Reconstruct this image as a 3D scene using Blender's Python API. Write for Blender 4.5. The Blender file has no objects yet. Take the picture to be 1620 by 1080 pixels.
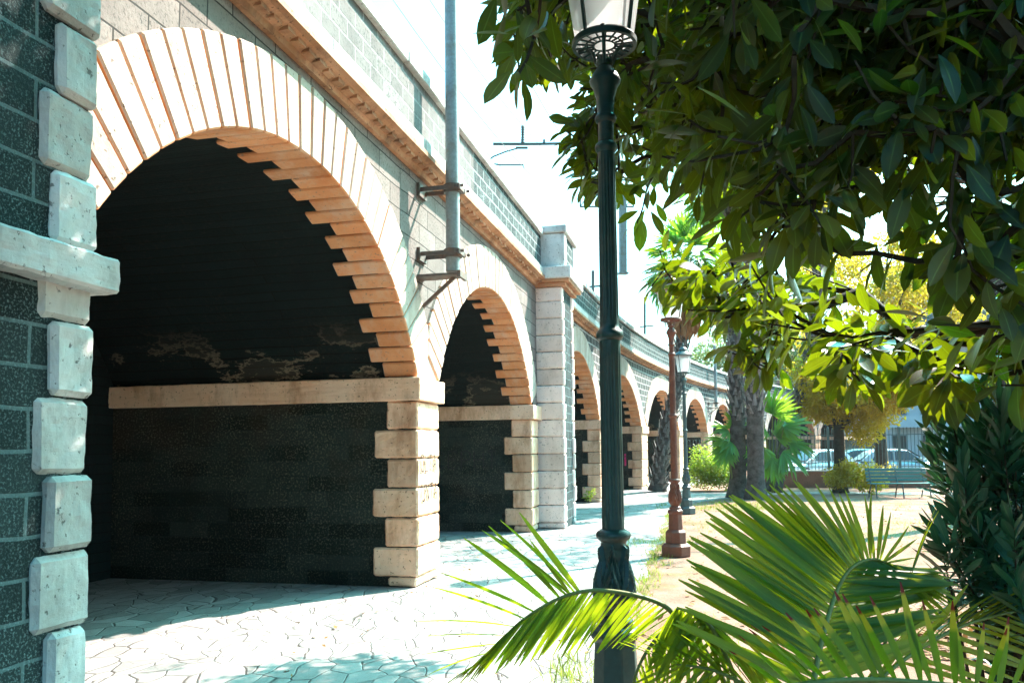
import bpy, bmesh, math, random
import numpy as np
from math import sin, cos, radians, pi, sqrt, atan2, asin
from mathutils import Vector, Matrix
random.seed(7); RNG = np.random.default_rng(7)
SC = bpy.context.scene
COL = SC.collection

# ------------------------------------------------------------------ camera
F = 1280.0; EYE = 1.6
PITCH, ROLL, YAW, SY = radians(3.3), radians(.65), radians(13.558), 97.708
FW = Vector((-sin(YAW)*cos(PITCH), cos(YAW)*cos(PITCH), sin(PITCH)))
_r0 = Vector((cos(YAW), sin(YAW), 0)); _u0 = _r0.cross(FW)
RT = _r0*cos(ROLL) - _u0*sin(ROLL); UP = _u0*cos(ROLL) + _r0*sin(ROLL)
cam = bpy.data.cameras.new('camera'); camo = bpy.data.objects.new('camera', cam); COL.objects.link(camo)
M = Matrix.Identity(4)
for i in range(3):
    M[i][0], M[i][1], M[i][2] = RT[i], UP[i], -FW[i]
M[2][3] = EYE
camo.matrix_world = M
cam.sensor_width = 36; cam.lens = 36*F/1620; cam.shift_y = SY/1620; cam.clip_start = .05; cam.clip_end = 2000
SC.camera = camo

def ray(u, v): return FW + RT*((u-810)/F) - UP*((v-540-SY)/F)
def gnd(u, v, z=0.0):
    r = ray(u, v); return r*((z-EYE)/r.z) + Vector((0, 0, EYE))
def at(u, v, D): return ray(u, v)*D + Vector((0, 0, EYE))          # point at depth D along the view axis
def proj(P):
    d = Vector(P) - Vector((0, 0, EYE)); z = d.dot(FW)
    if z < .05: return (-9999, -9999, z)
    return (810 + F*d.dot(RT)/z, 540 + SY - F*d.dot(UP)/z, z)

# ------------------------------------------------------------------ world, sun, exposure
SUN = Vector((1, 1.31, 1.72)).normalized()
w = bpy.data.worlds.new('World'); SC.world = w; w.use_nodes = True
nt = w.node_tree; bg = nt.nodes['Background']
sky = nt.nodes.new('ShaderNodeTexSky'); sky.sky_type = 'NISHITA'; sky.sun_disc = False
sky.sun_elevation = asin(SUN.z); sky.sun_rotation = atan2(SUN.x, SUN.y)
sky.air_density = 1.0; sky.dust_density = 6.0; sky.ozone_density = 1.0; sky.altitude = 50
tint = nt.nodes.new('ShaderNodeMix'); tint.data_type = 'RGBA'; tint.blend_type = 'MULTIPLY'
tint.inputs[0].default_value = 1; wtc = nt.nodes.new('ShaderNodeTexCoord'); wsp = nt.nodes.new('ShaderNodeSeparateXYZ'); wr = nt.nodes.new('ShaderNodeValToRGB')
nt.links.new(wtc.outputs['Generated'], wsp.inputs[0]); nt.links.new(wsp.outputs[2], wr.inputs[0])     # whitish low sky, deeper teal overhead
wr.color_ramp.elements[0].position = .45; wr.color_ramp.elements[0].color = (.48, .98, 1.0, 1)
wr.color_ramp.elements[1].position = .75; wr.color_ramp.elements[1].color = (.11, .92, 1.08, 1)
nt.links.new(wr.outputs[0], tint.inputs[7])
nt.links.new(sky.outputs[0], tint.inputs[6]); nt.links.new(tint.outputs[2], bg.inputs[0])
bg.inputs[1].default_value = .15
sl = bpy.data.lights.new('sun', 'SUN'); sl.energy = 5; sl.angle = radians(.5); sl.color = (1, .86, .77)
so = bpy.data.objects.new('sun', sl); COL.objects.link(so); so.rotation_euler = SUN.to_track_quat('Z', 'Y').to_euler(); so.location = (8, 10, 20)
SC.view_settings.view_transform = 'Standard'; SC.view_settings.look = 'None'
SC.view_settings.exposure = 2.2; SC.view_settings.gamma = 1

# ------------------------------------------------------------------ materials
class NT:
    def __init__(s, name):
        s.m = bpy.data.materials.new(name); s.m.use_nodes = True
        s.t = s.m.node_tree; s.b = s.t.nodes['Principled BSDF']; s.out = s.t.nodes['Material Output']
        s._c = None
    def n(s, k, **kw):
        x = s.t.nodes.new('ShaderNode'+k)
        for a, b in kw.items(): setattr(x, a, b)
        return x
    def l(s, a, b): s.t.links.new(a, b)
    def co(s, which='Object', scale=(1, 1, 1)):
        if s._c is None: s._c = s.n('TexCoord')
        if scale == (1, 1, 1): return s._c.outputs[which]
        mp = s.n('Mapping'); mp.inputs['Scale'].default_value = scale; s.l(s._c.outputs[which], mp.inputs[0]); return mp.outputs[0]
    def noise(s, scale, detail=4, rough=.6, co=None, dist=0):
        x = s.n('TexNoise'); x.inputs['Scale'].default_value = scale; x.inputs['Detail'].default_value = detail
        x.inputs['Roughness'].default_value = rough; x.inputs['Distortion'].default_value = dist
        s.l(co if co else s.co(), x.inputs['Vector']); return x.outputs[0]
    def ramp(s, f, stops):
        x = s.n('ValToRGB'); e = x.color_ramp.elements
        while len(e) < len(stops): e.new(.5)
        for i, (p, c) in enumerate(stops):
            e[i].position = p; e[i].color = (c, c, c, 1) if isinstance(c, (int, float)) else (*c, 1)
        s.l(f, x.inputs[0]); return x.outputs[0]
    def mix(s, f, a, b, mode='MIX'):
        x = s.n('Mix', data_type='RGBA', blend_type=mode)
        for k, v in ((0, f), (6, a), (7, b)):
            if isinstance(v, (int, float)): x.inputs[k].default_value = v if k == 0 else (v, v, v, 1)
            elif isinstance(v, tuple): x.inputs[k].default_value = (*v, 1)
            else: s.l(v, x.inputs[k])
        return x.outputs[2]
    def math(s, op, a, b=0):
        x = s.n('Math', operation=op)
        for k, v in ((0, a), (1, b)):
            if isinstance(v, (int, float)): x.inputs[k].default_value = v
            else: s.l(v, x.inputs[k])
        return x.outputs[0]
    def col(s, c):
        if isinstance(c, tuple): s.b.inputs['Base Color'].default_value = (*c, 1)
        else: s.l(c, s.b.inputs['Base Color'])
    def bump(s, h, strength=.4, dist=.02):
        x = s.n('Bump'); x.inputs['Strength'].default_value = strength; x.inputs['Distance'].default_value = dist
        s.l(h, x.inputs['Height']); s.l(x.outputs[0], s.b.inputs['Normal']); s._bump = x; return x.outputs[0]
    def rough(s, r, spec=.3, metal=0):
        s.b.inputs['Specular IOR Level'].default_value = spec; s.b.inputs['Metallic'].default_value = metal
        if isinstance(r, (int, float)): s.b.inputs['Roughness'].default_value = r
        else: s.l(r, s.b.inputs['Roughness'])
    def uvs(s, su=1, sv=1):
        return s.co('UV', (su, sv, 1))

def stone(name, lo, hi, stain, amt=.5):
    t = NT(name)
    a = t.ramp(t.noise(1.7, 6, .65), [(.3, lo), (.68, hi)])
    st = t.ramp(t.noise(3.0, 6, .7, t.co('Object', (1, 1, .35))), [(.48, 0.), (.70, amt)])
    geo = t.n('NewGeometry'); a = t.mix(1, a, t.ramp(geo.outputs['Random Per Island'], [(0., (.74, .72, .70)), (.5, (.95, .94, .92)), (1., (1.1, 1.08, 1.08))]), 'MULTIPLY')
    c = t.mix(st, a, stain)
    pit = t.ramp(t.noise(28, 3, .6), [(.62, 0.), (.70, .75)])
    c = t.mix(pit, c, tuple(x*.35 for x in stain))
    t.col(c); t.rough(.75, .25)
    h = t.math('ADD', t.noise(9, 8, .7), t.math('MULTIPLY', pit, -.5))
    t.bump(h, .45, .02); return t.m

def brick(name, bw, bh, c1, c2, mort, speck=None, speck_amt=.5, msize=.012, offset=.5, bump=.5, specks=70, big=None):
    t = NT(name)
    br = t.n('TexBrick', offset=offset); co = t.uvs()
    # wobble the courses a little
    nz = t.n('TexNoise'); nz.inputs['Scale'].default_value = 1.5; t.l(co, nz.inputs['Vector'])
    wob = t.n('VectorMath', operation='MULTIPLY_ADD'); t.l(nz.outputs[1], wob.inputs[0]); wob.inputs[1].default_value = (.045, .045, 0); t.l(co, wob.inputs[2])
    t.l(wob.outputs[0], br.inputs['Vector'])
    br.inputs['Scale'].default_value = 1; br.inputs['Mortar Size'].default_value = msize; br.inputs['Mortar Smooth'].default_value = .25
    br.inputs['Brick Width'].default_value = bw; br.inputs['Row Height'].default_value = bh
    br.inputs['Color1'].default_value = (*c1, 1); br.inputs['Color2'].default_value = (*c2, 1); br.inputs['Mortar'].default_value = (*mort, 1)
    br.inputs['Bias'].default_value = -.1
    c = t.mix(.55, br.outputs[0], t.ramp(t.noise(2.2, 6, .7), [(.3, .25), (.75, 1.)]), 'MULTIPLY')
    if big: c = t.mix(t.ramp(t.noise(.5, 4, .6), [(.5, 0.), (.62, big[1])]), c, big[0])
    if speck:
        s = t.ramp(t.noise(specks, 2, .7), [(.52, 0.), (.66, speck_amt)])
        s2 = t.math('MULTIPLY', s, t.ramp(t.noise(1.3, 4, .7), [(.35, .15), (.65, 1.)]))
        c = t.mix(s2, c, speck)
    t.col(c); t.rough(.85, .2)
    h = t.math('ADD', t.math('MULTIPLY', br.outputs[1], -.8), t.math('MULTIPLY', t.noise(30, 6, .7), .55))
    t.bump(h, bump, .02); return t.m

def plain(name, c, rough=.6, spec=.3, metal=0, var=.25, scale=8, bump=0):
    t = NT(name)
    t.col(t.mix(1, c, t.ramp(t.noise(scale, 5, .65), [(.3, 1-var), (.7, 1.+var*.3)]), 'MULTIPLY'))
    t.rough(rough, spec, metal)
    if bump: t.bump(t.noise(scale*4, 6, .7), bump, .01)
    return t.m

def metal(name, c, rust, ramt=.4, rough=.42):
    t = NT(name)
    r = t.ramp(t.noise(6, 6, .7), [(.5, 0.), (.66, ramt)])
    t.col(t.mix(r, t.mix(.5, c, t.ramp(t.noise(30, 4, .6), [(.3, .5), (.7, 1.2)]), 'MULTIPLY'), rust))
    t.rough(t.ramp(t.noise(14, 4, .6), [(.3, rough-.1), (.7, rough+.2)]), .5)
    t.bump(t.noise(40, 4, .6), .12, .004); return t.m

def leafmat(name, c1, c2, tr, trf=.4, rough=.35, mid=None, spec=.5, tip=None, big=False):
    """leaf: gloss front, light coming through; c1..c2 vary from leaf to leaf (second UV map), a pale midrib from UV"""
    t = NT(name)
    rnd = t.n('UVMap', uv_map='rnd'); sx = t.n('SeparateXYZ'); t.l(rnd.outputs[0], sx.inputs[0])
    c = t.mix(sx.outputs[0], c1, c2)
    trc = t.mix(sx.outputs[0], tr, tuple(min(1, x*1.25) for x in tr))
    uv = t.n('UVMap', uv_map='UVMap'); su = t.n('SeparateXYZ'); t.l(uv.outputs[0], su.inputs[0])
    if big:
        c = t.mix(t.ramp(t.noise(11, 4, .6), [(.45, 0.), (.75, .35)]), c, c2)
        blot = t.ramp(t.noise(26, 3, .6), [(.63, 0.), (.70, .5)])
        c = t.mix(blot, c, (.07, .05, .015))
    if mid:
        d = t.math('ABSOLUTE', t.math('SUBTRACT', su.outputs[0], .5))
        mm = t.ramp(d, [(.015, .9), (.05, 0.)])
        c = t.mix(mm, c, mid); 
    if tip:
        tm = t.ramp(su.outputs[1], [(tip[1], 0.), (tip[1]+.06, 1.), ])
        c = t.mix(tm, c, tip[0]); trc = t.mix(tm, trc, tip[0])
        tm2 = t.ramp(su.outputs[1], [(tip[3], 0.), (tip[3]+.04, 1.)])
        c = t.mix(tm2, c, tip[2]); trc = t.mix(tm2, trc, tip[2])
    t.col(c); t.rough(rough, spec)
    tb = t.n('BsdfTranslucent'); t.l(trc, tb.inputs[0])
    ms = t.n('MixShader'); ms.inputs[0].default_value = trf
    t.l(t.b.outputs[0], ms.inputs[1]); t.l(tb.outputs[0], ms.inputs[2]); t.l(ms.outputs[0], t.out.inputs[0])
    return t.m

MT = {}
MT['white'] = stone('white limestone', (.46, .47, .46), (.62, .63, .61), (.16, .15, .13), .55)
MT['bouncelit'] = stone('clean pinkish limestone', (.72, .60, .54), (.83, .72, .67), (.24, .19, .15), .35)  # lighter copy of the pilaster limestone, warm ground bounce put into its colour
MT['warm'] = stone('warm limestone', (.72, .44, .27), (.80, .61, .46), (.30, .13, .055), .75)
MT['bounce_patina'] = stone('orange bounce and stain soffit stone', (.64, .25, .095), (.78, .41, .21), (.62, .52, .42), .6)  # stain tone that also has the ground's orange bounce painted in
MT['ring'] = stone('pale voussoir stone', (.42, .335, .275), (.52, .455, .405), (.20, .12, .08), .5)
MT['terra'] = stone('terracotta cornice', (.36, .17, .08), (.52, .31, .19), (.09, .045, .03), .8)
MT['basalt'] = brick('dark basalt blocks', .42, .183, (.005, .018, .019), (.028, .050, .051), (.12, .19, .195), (.26, .37, .38), .65, .011, bump=1.0, specks=85)
MT['pale'] = brick('weathered pale blocks', .62, .245, (.20, .165, .15), (.29, .25, .23), (.03, .028, .025), (.035, .036, .034), .92, .008, specks=34)
MT['farbrick'] = brick('dark blocks with pale mortar', .5, .235, (.05, .058, .058), (.11, .115, .115), (.5, .5, .48), (.22, .22, .22), .3, .02)
MT['parapet'] = brick('parapet blocks', .36, .175, (.010, .030, .032), (.03, .058, .06), (.30, .34, .34), (.40, .42, .41), .6, .014, specks=45)
MT['parapet_pale'] = brick('pale parapet blocks', .36, .175, (.15, .14, .135), (.23, .215, .205), (.30, .29, .28), (.03, .038, .038), .95, .014, specks=30)
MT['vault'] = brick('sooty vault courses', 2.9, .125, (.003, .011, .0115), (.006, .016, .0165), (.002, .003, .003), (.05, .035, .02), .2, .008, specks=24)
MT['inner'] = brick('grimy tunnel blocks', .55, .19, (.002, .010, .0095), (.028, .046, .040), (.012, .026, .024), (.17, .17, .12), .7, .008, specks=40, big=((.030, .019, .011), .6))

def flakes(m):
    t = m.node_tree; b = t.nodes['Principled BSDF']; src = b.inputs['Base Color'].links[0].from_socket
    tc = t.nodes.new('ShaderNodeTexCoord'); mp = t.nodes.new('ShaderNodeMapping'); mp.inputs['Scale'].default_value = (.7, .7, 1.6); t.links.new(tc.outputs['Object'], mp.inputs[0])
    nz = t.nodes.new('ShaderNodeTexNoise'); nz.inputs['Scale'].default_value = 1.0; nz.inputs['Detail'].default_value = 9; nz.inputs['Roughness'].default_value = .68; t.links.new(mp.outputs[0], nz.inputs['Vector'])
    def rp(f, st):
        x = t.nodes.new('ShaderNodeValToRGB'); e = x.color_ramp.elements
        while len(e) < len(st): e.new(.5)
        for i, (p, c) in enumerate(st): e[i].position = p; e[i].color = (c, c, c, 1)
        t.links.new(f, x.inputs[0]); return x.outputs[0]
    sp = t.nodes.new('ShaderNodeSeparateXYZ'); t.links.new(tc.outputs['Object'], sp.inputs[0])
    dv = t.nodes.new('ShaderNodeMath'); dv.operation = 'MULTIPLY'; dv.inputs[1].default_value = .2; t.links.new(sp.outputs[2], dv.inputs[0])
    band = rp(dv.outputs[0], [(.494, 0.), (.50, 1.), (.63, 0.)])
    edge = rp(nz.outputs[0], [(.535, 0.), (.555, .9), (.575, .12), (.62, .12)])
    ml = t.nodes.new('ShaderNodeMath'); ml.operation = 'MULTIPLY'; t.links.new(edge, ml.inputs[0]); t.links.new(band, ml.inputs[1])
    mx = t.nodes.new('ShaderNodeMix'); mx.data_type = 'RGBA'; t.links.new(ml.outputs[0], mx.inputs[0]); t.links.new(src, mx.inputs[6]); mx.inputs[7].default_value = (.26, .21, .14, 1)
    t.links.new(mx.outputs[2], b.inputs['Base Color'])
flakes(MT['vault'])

def path_mat():
    t = NT('crazy paving')
    nz = t.n('TexNoise'); nz.inputs['Scale'].default_value = 1.1; t.l(t.co(), nz.inputs['Vector'])
    wob = t.n('VectorMath', operation='MULTIPLY_ADD'); t.l(nz.outputs[1], wob.inputs[0]); wob.inputs[1].default_value = (.5, .5, 0)
    t.l(t.co('Object', (1.25, .8, 0)), wob.inputs[2])
    v = t.n('TexVoronoi', feature='DISTANCE_TO_EDGE'); v.inputs['Scale'].default_value = 3.7; t.l(wob.outputs[0], v.inputs['Vector'])
    vc = t.n('TexVoronoi', feature='F1'); vc.inputs['Scale'].default_value = 3.7; t.l(wob.outputs[0], vc.inputs['Vector'])
    sp = t.n('SeparateXYZ'); t.l(vc.outputs['Color'], sp.inputs[0])
    c = t.ramp(sp.outputs[0], [(0., (.20, .184, .178)), (.5, (.27, .247, .239)), (1., (.335, .305, .294))])
    c = t.mix(.6, c, t.ramp(t.noise(3.5, 7, .7), [(.3, .6), (.7, 1.05)]), 'MULTIPLY')
    c = t.mix(t.ramp(t.noise(40, 3, .6), [(.6, 0.), (.7, .5)]), c, (.16, .14, .12))
    j = t.ramp(v.outputs[0], [(.006, 1.), (.022, 0.)])
    jm = t.math('MULTIPLY', j, t.ramp(t.noise(2.0, 3, .5), [(.35, .25), (.6, 1.)]))
    v2 = t.n('TexVoronoi', feature='DISTANCE_TO_EDGE'); v2.inputs['Scale'].default_value = 7.5; t.l(wob.outputs[0], v2.inputs['Vector'])
    j2 = t.math('MULTIPLY', t.ramp(v2.outputs[0], [(.004, .8), (.018, 0.)]), t.ramp(t.noise(.9, 3, .5), [(.48, 0.), (.58, 1.)]))
    c = t.mix(t.math('MAXIMUM', jm, j2), c, (.05, .04, .036))
    t.col(c); t.rough(.8, .25)
    t.bump(t.math('ADD', t.ramp(v.outputs[0], [(.0, 0.), (.04, 1.)]), t.math('MULTIPLY', t.noise(14, 6, .7), .35)), .6, .02)
    return t.m
MT['path'] = path_mat()

def dirt_mat():
    t = NT('dry dirt and thin grass')
    c = t.ramp(t.noise(1.1, 8, .7), [(.3, (.15, .08, .056)), (.5, (.25, .14, .105)), (.7, (.31, .185, .148))])
    c = t.mix(t.ramp(t.noise(22, 4, .7), [(.55, 0.), (.68, .6)]), c, (.22, .12, .06))
    g = t.math('MULTIPLY', t.ramp(t.noise(.35, 6, .7), [(.52, 0.), (.62, .85)]), t.ramp(t.noise(18, 4, .6), [(.4, .2), (.6, 1.)]))
    c = t.mix(g, c, (.08, .12, .025))
    t.col(c); t.rough(.95, .1); t.bump(t.noise(16, 8, .75), .8, .03); return t.m
MT['dirt'] = dirt_mat()
MT['asphalt'] = plain('asphalt', (.06, .06, .062), .85, .2, var=.3, scale=3, bump=.3)
MT['leaf'] = leafmat('thick glossy leaf', (.001, .014, .011), (.002, .031, .019), (.42, .56, .006), .19, .34, (.07, .15, .04), .25, big=True)
MT['palm'] = leafmat('feather palm leaflet', (.012, .070, .008), (.028, .110, .012), (.38, .50, .010), .42, .4, (.08, .16, .02), .3)
MT['palmtip'] = leafmat('palm leaflet with scorched tip', (.012, .070, .008), (.028, .105, .012), (.32, .46, .010), .36, .4, None, .3, ((.45, .36, .02), .62, (.20, .02, .01), .86))
MT['oleander'] = leafmat('oleander leaf', (.006, .055, .038), (.016, .095, .060), (.08, .22, .06), .2, .4, (.06, .14, .07), .35)
MT['fan'] = leafmat('fan palm blade', (.03, .14, .02), (.07, .21, .025), (.32, .55, .03), .35, .45)
MT['dead'] = leafmat('dead palm blade', (.28, .13, .06), (.42, .22, .11), (.40, .18, .08), .25, .8, None, .1)
MT['yellow'] = leafmat('yellow green leaf', (.17, .15, .008), (.30, .22, .015), (.70, .54, .03), .45, .5, None, .3)
MT['bush'] = leafmat('bush leaf', (.08, .16, .012), (.16, .24, .02), (.42, .55, .04), .38, .5, None, .3)
MT['hazytree'] = leafmat('distant leaf', (.10, .15, .06), (.16, .22, .09), (.3, .36, .12), .35, .6, None, .2)
MT['grass'] = leafmat('grass blade', (.09, .15, .02), (.22, .22, .06), (.3, .36, .05), .35, .6, None, .2)
MT['litter'] = leafmat('fallen leaf', (.16, .07, .03), (.34, .19, .08), (.3, .14, .05), .15, .8, None, .2)
MT['bark'] = plain('grey bark', (.055, .05, .042), .9, .15, var=.6, scale=6, bump=.8)
MT['twig'] = plain('twig bark', (.04, .034, .022), .85, .2, var=.5, scale=20, bump=.4)
MT['rachis'] = plain('palm rib', (.16, .20, .05), .5, .4, var=.3, scale=20)
MT['palmtrunk'] = plain('palm trunk', (.11, .10, .09), .95, .1, var=.7, scale=7, bump=1)
MT['palmboot'] = plain('palm leaf base', (.22, .21, .20), .9, .15, var=.6, scale=9, bump=.6)
MT['lampgreen'] = metal('dark green lamp paint', (.008, .046, .044), (.055, .07, .055), .55, .38)
MT['lampbrown'] = metal('red brown lamp paint', (.13, .040, .022), (.24, .085, .04), .5, .5)
MT['lampgrey'] = metal('grey green lamp paint', (.045, .085, .085), (.10, .12, .10), .4, .45)
MT['glass'] = None
t = NT('opal lamp glass'); t.col((.80, .84, .86)); t.rough(.25, .5); tb = t.n('BsdfTranslucent'); tb.inputs[0].default_value = (.85, .88, .9, 1)
ms = t.n('MixShader'); ms.inputs[0].default_value = .6; t.l(t.b.outputs[0], ms.inputs[1]); t.l(tb.outputs[0], ms.inputs[2])
tp = t.n('BsdfTransparent'); m2 = t.n('MixShader'); m2.inputs[0].default_value = .45; t.l(ms.outputs[0], m2.inputs[1]); t.l(tp.outputs[0], m2.inputs[2]); t.l(m2.outputs[0], t.out.inputs[0]); MT['glass'] = t.m
MT['mast'] = metal('galvanised mast', (.22, .27, .28), (.16, .13, .10), .6, .45)
MT['steel'] = metal('dark catenary steel', (.06, .10, .10), (.12, .08, .05), .5, .5)
MT['rust'] = metal('rusty bracket', (.10, .085, .075), (.20, .09, .045), .7, .6)
MT['wire'] = plain('wire', (.12, .14, .15), .5, .3)
MT['bench'] = metal('teal bench paint', (.03, .16, .15), (.08, .12, .10), .3, .4)
MT['fence'] = metal('grey green fence paint', (.06, .12, .12), (.12, .12, .10), .3, .5)
MT['redwall'] = stone('red brown rendered wall', (.20, .085, .055), (.30, .14, .095), (.10, .06, .05), .5)
MT['tyre'] = plain('tyre', (.02, .02, .02), .8, .2)
MT['rim'] = plain('alloy', (.5, .5, .5), .3, .5, .8)
MT['carglass'] = plain('car glass', (.03, .05, .055), .06, .8, var=.05)
MT['carwhite'] = plain('white car paint', (.75, .76, .77), .18, .6, var=.03)
MT['carsilver'] = plain('silver car paint', (.45, .50, .52), .18, .6, .3, var=.03)
MT['carteal'] = plain('dark teal car paint', (.03, .13, .15), .18, .6, .1, var=.03)
MT['lens'] = plain('lamp lens', (.6, .62, .6), .1, .7, var=.05)
MT['tail'] = plain('red lens', (.4, .02, .02), .15, .6, var=.05)
MT['facade'] = plain('pale rendered facade', (.52, .56, .58), .85, .2, var=.15, scale=1.2)
MT['shutter'] = plain('blue grey shutter', (.20, .27, .30), .7, .2, var=.2, scale=4)
MT['hill'] = plain('hazy hillside', (.15, .19, .12), .95, .1, var=.5, scale=.12)
MT['inkdark'] = plain('black marker', (.035, .035, .04), .8, .1, var=.4, scale=30)
MT['inkpink'] = plain('magenta spray', (.62, .03, .16), .7, .2, var=.3, scale=20)
MT['inkwhite'] = plain('pale spray', (.45, .50, .50), .8, .2, var=.5, scale=20)

# ------------------------------------------------------------------ mesh helpers
class MB:
    def __init__(s): s.v = []; s.f = []; s.uv = []
    def face(s, pts, uv=None):
        i = len(s.v); s.v += [Vector(p) for p in pts]; s.f.append(tuple(range(i, i+len(pts)))); s.uv.append(uv)
    def box(s, a, b, mp=None, jit=0, nseg=1):
        """box from corner a to corner b in (x,y,z) or, with mp, in mapped (along, out, up) coordinates; shared verts"""
        segs = [a[0] + (b[0]-a[0])*k/nseg for k in range(nseg+1)]
        base = len(s.v); q = []
        for x in segs:
            for (y, z) in ((a[1], a[2]), (b[1], a[2]), (b[1], b[2]), (a[1], b[2])):
                P = Vector((x, y, z)) + (Vector((random.uniform(-jit, jit) for _ in range(3))) if jit else Vector())
                q.append(P)
        s.v += [mp(*P) if mp else P for P in q]
        def f(*ids):
            pts = [q[i] for i in ids]; n = (pts[1]-pts[0]).cross(pts[2]-pts[0])
            k = max(range(3), key=lambda i: abs(n[i]))
            uv = [(p[1], p[2]) if k == 0 else ((p[0], p[2]) if k == 1 else (p[0], p[1])) for p in pts]
            s.f.append(tuple(base+i for i in ids)); s.uv.append(uv)
        f(0, 1, 2, 3)
        for k in range(nseg):
            o = 4*k
            for i in range(4):
                j = (i+1) % 4; f(o+i, o+4+i, o+4+j, o+j)
        o = 4*nseg; f(o+3, o+2, o+1, o)
    def tube(s, pts, r, n=8, cap=True, closed=False):
        pts = [Vector(p) for p in pts]; R = r if isinstance(r, (list, tuple)) else [r]*len(pts)
        base = len(s.v); prev = None
        for i, p in enumerate(pts):
            t = (pts[min(i+1, len(pts)-1)] - pts[max(i-1, 0)]).normalized()
            if prev is None:
                a = t.orthogonal().normalized()
            else:
                a = (prev - t*prev.dot(t)); a = a.normalized() if a.length > 1e-6 else t.orthogonal().normalized()
            prev = a; b = t.cross(a)
            for k in range(n):
                th = 2*pi*k/n; s.v.append(p + (a*cos(th) + b*sin(th))*R[i])
        L = 0
        for i in range(len(pts)-1):
            L2 = L + (pts[i+1]-pts[i]).length
            for k in range(n):
                k2 = (k+1) % n
                s.f.append((base+i*n+k, base+i*n+k2, base+(i+1)*n+k2, base+(i+1)*n+k))
                s.uv.append([(k/n, L), ((k+1)/n, L), ((k+1)/n, L2), (k/n, L2)])
            L = L2
        if cap:
            s.f.append(tuple(base+k for k in range(n))[::-1]); s.uv.append(None)
            o = base+(len(pts)-1)*n; s.f.append(tuple(o+k for k in range(n))); s.uv.append(None)
    def bar(s, a, b, w, h=None):
        a, b = Vector(a), Vector(b); h = h or w; t = (b-a).normalized()
        x = t.cross(Vector((0, 0, 1))); x = x.normalized() if x.length > 1e-3 else Vector((1, 0, 0)); y = x.cross(t)
        base = len(s.v)
        for p in (a, b):
            for (i, j) in ((-1, -1), (1, -1), (1, 1), (-1, 1)): s.v.append(p + x*i*w/2 + y*j*h/2)
        for f in ((3, 2, 1, 0), (4, 5, 6, 7), (0, 1, 5, 4), (1, 2, 6, 5), (2, 3, 7, 6), (3, 0, 4, 7)):
            s.f.append(tuple(base+i for i in f)); s.uv.append(None)
    def lathe(s, prof, n=24, c=(0, 0, 0), fn=None, rot=0, cap=True):
        base = len(s.v); c = Vector(c)
        for (r, z) in prof:
            for k in range(n):
                th = 2*pi*k/n + rot; rr = fn(r, z, th) if fn else r
                s.v.append(c + Vector((rr*cos(th), rr*sin(th), z)))
        for i in range(len(prof)-1):
            for k in range(n):
                k2 = (k+1) % n; s.f.append((base+i*n+k, base+i*n+k2, base+(i+1)*n+k2, base+(i+1)*n+k)); s.uv.append(None)
        if not cap: return
        s.f.append(tuple(base+k for k in range(n))[::-1]); s.uv.append(None)
        o = base+(len(prof)-1)*n; s.f.append(tuple(o+k for k in range(n))); s.uv.append(None)
    def mesh(s, name, off=Vector(), smooth=None):
        me = bpy.data.meshes.new(name); me.from_pydata([tuple(v-off) for v in s.v], [], s.f)
        if any(u for u in s.uv):
            ul = me.uv_layers.new(name='UVMap'); d = ul.data; li = 0
            for f, u in zip(s.f, s.uv):
                for k in range(len(f)):
                    if u: d[li].uv = u[k]
                    li += 1
        if smooth is not None:
            me.polygons.foreach_set('use_smooth', [True]*len(me.polygons))
            if smooth < 180: me.set_sharp_from_angle(angle=radians(smooth))
        me.update(); return me

def wloc(p):
    o = Vector()
    while p: o += p.location; p = p.parent
    return o
def obj(name, mb, mat, parent=None, smooth=None, bevel=0, local=False, seg=1):
    off = Vector() if local or parent is None else wloc(parent)
    me = mb.mesh(name, off, smooth) if isinstance(mb, MB) else mb
    o = bpy.data.objects.new(name, me); COL.objects.link(o)
    me.materials.append(MT[mat] if isinstance(mat, str) else mat)
    if parent: o.parent = parent
    if bevel:
        b = o.modifiers.new('bevel', 'BEVEL'); b.width = bevel; b.segments = seg; b.limit_method = 'ANGLE'; b.angle_limit = radians(35)
    return o
_tex = bpy.data.textures.new('chips', 'CLOUDS'); _tex.noise_scale = .09; _tex.noise_depth = 4
def chip(o, lv=3, st=.022):
    s_ = o.modifiers.new('cut', 'SUBSURF'); s_.subdivision_type = 'SIMPLE'; s_.levels = s_.render_levels = lv
    d = o.modifiers.new('chip', 'DISPLACE'); d.texture = _tex; d.strength = st; d.mid_level = .55; d.texture_coords = 'GLOBAL'
    return o
def tag(o, label=None, cat=None, group=None, kind=None):
    if label: o['label'] = label
    if cat: o['category'] = cat
    if group: o['group'] = group
    if kind: o['kind'] = kind
    return o
def thing(name, label, cat, loc=(0, 0, 0), rz=0, group=None):
    o = bpy.data.objects.new(name, None); COL.objects.link(o); o.location = loc; o.rotation_euler = (0, 0, rz); o.empty_display_size = .1
    return tag(o, label, cat, group)
def dup(o, parent=None, top=True):
    c = o.copy(); COL.objects.link(c)
    if parent: c.parent = parent
    for ch in o.children: dup(ch, c)
    return c

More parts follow.
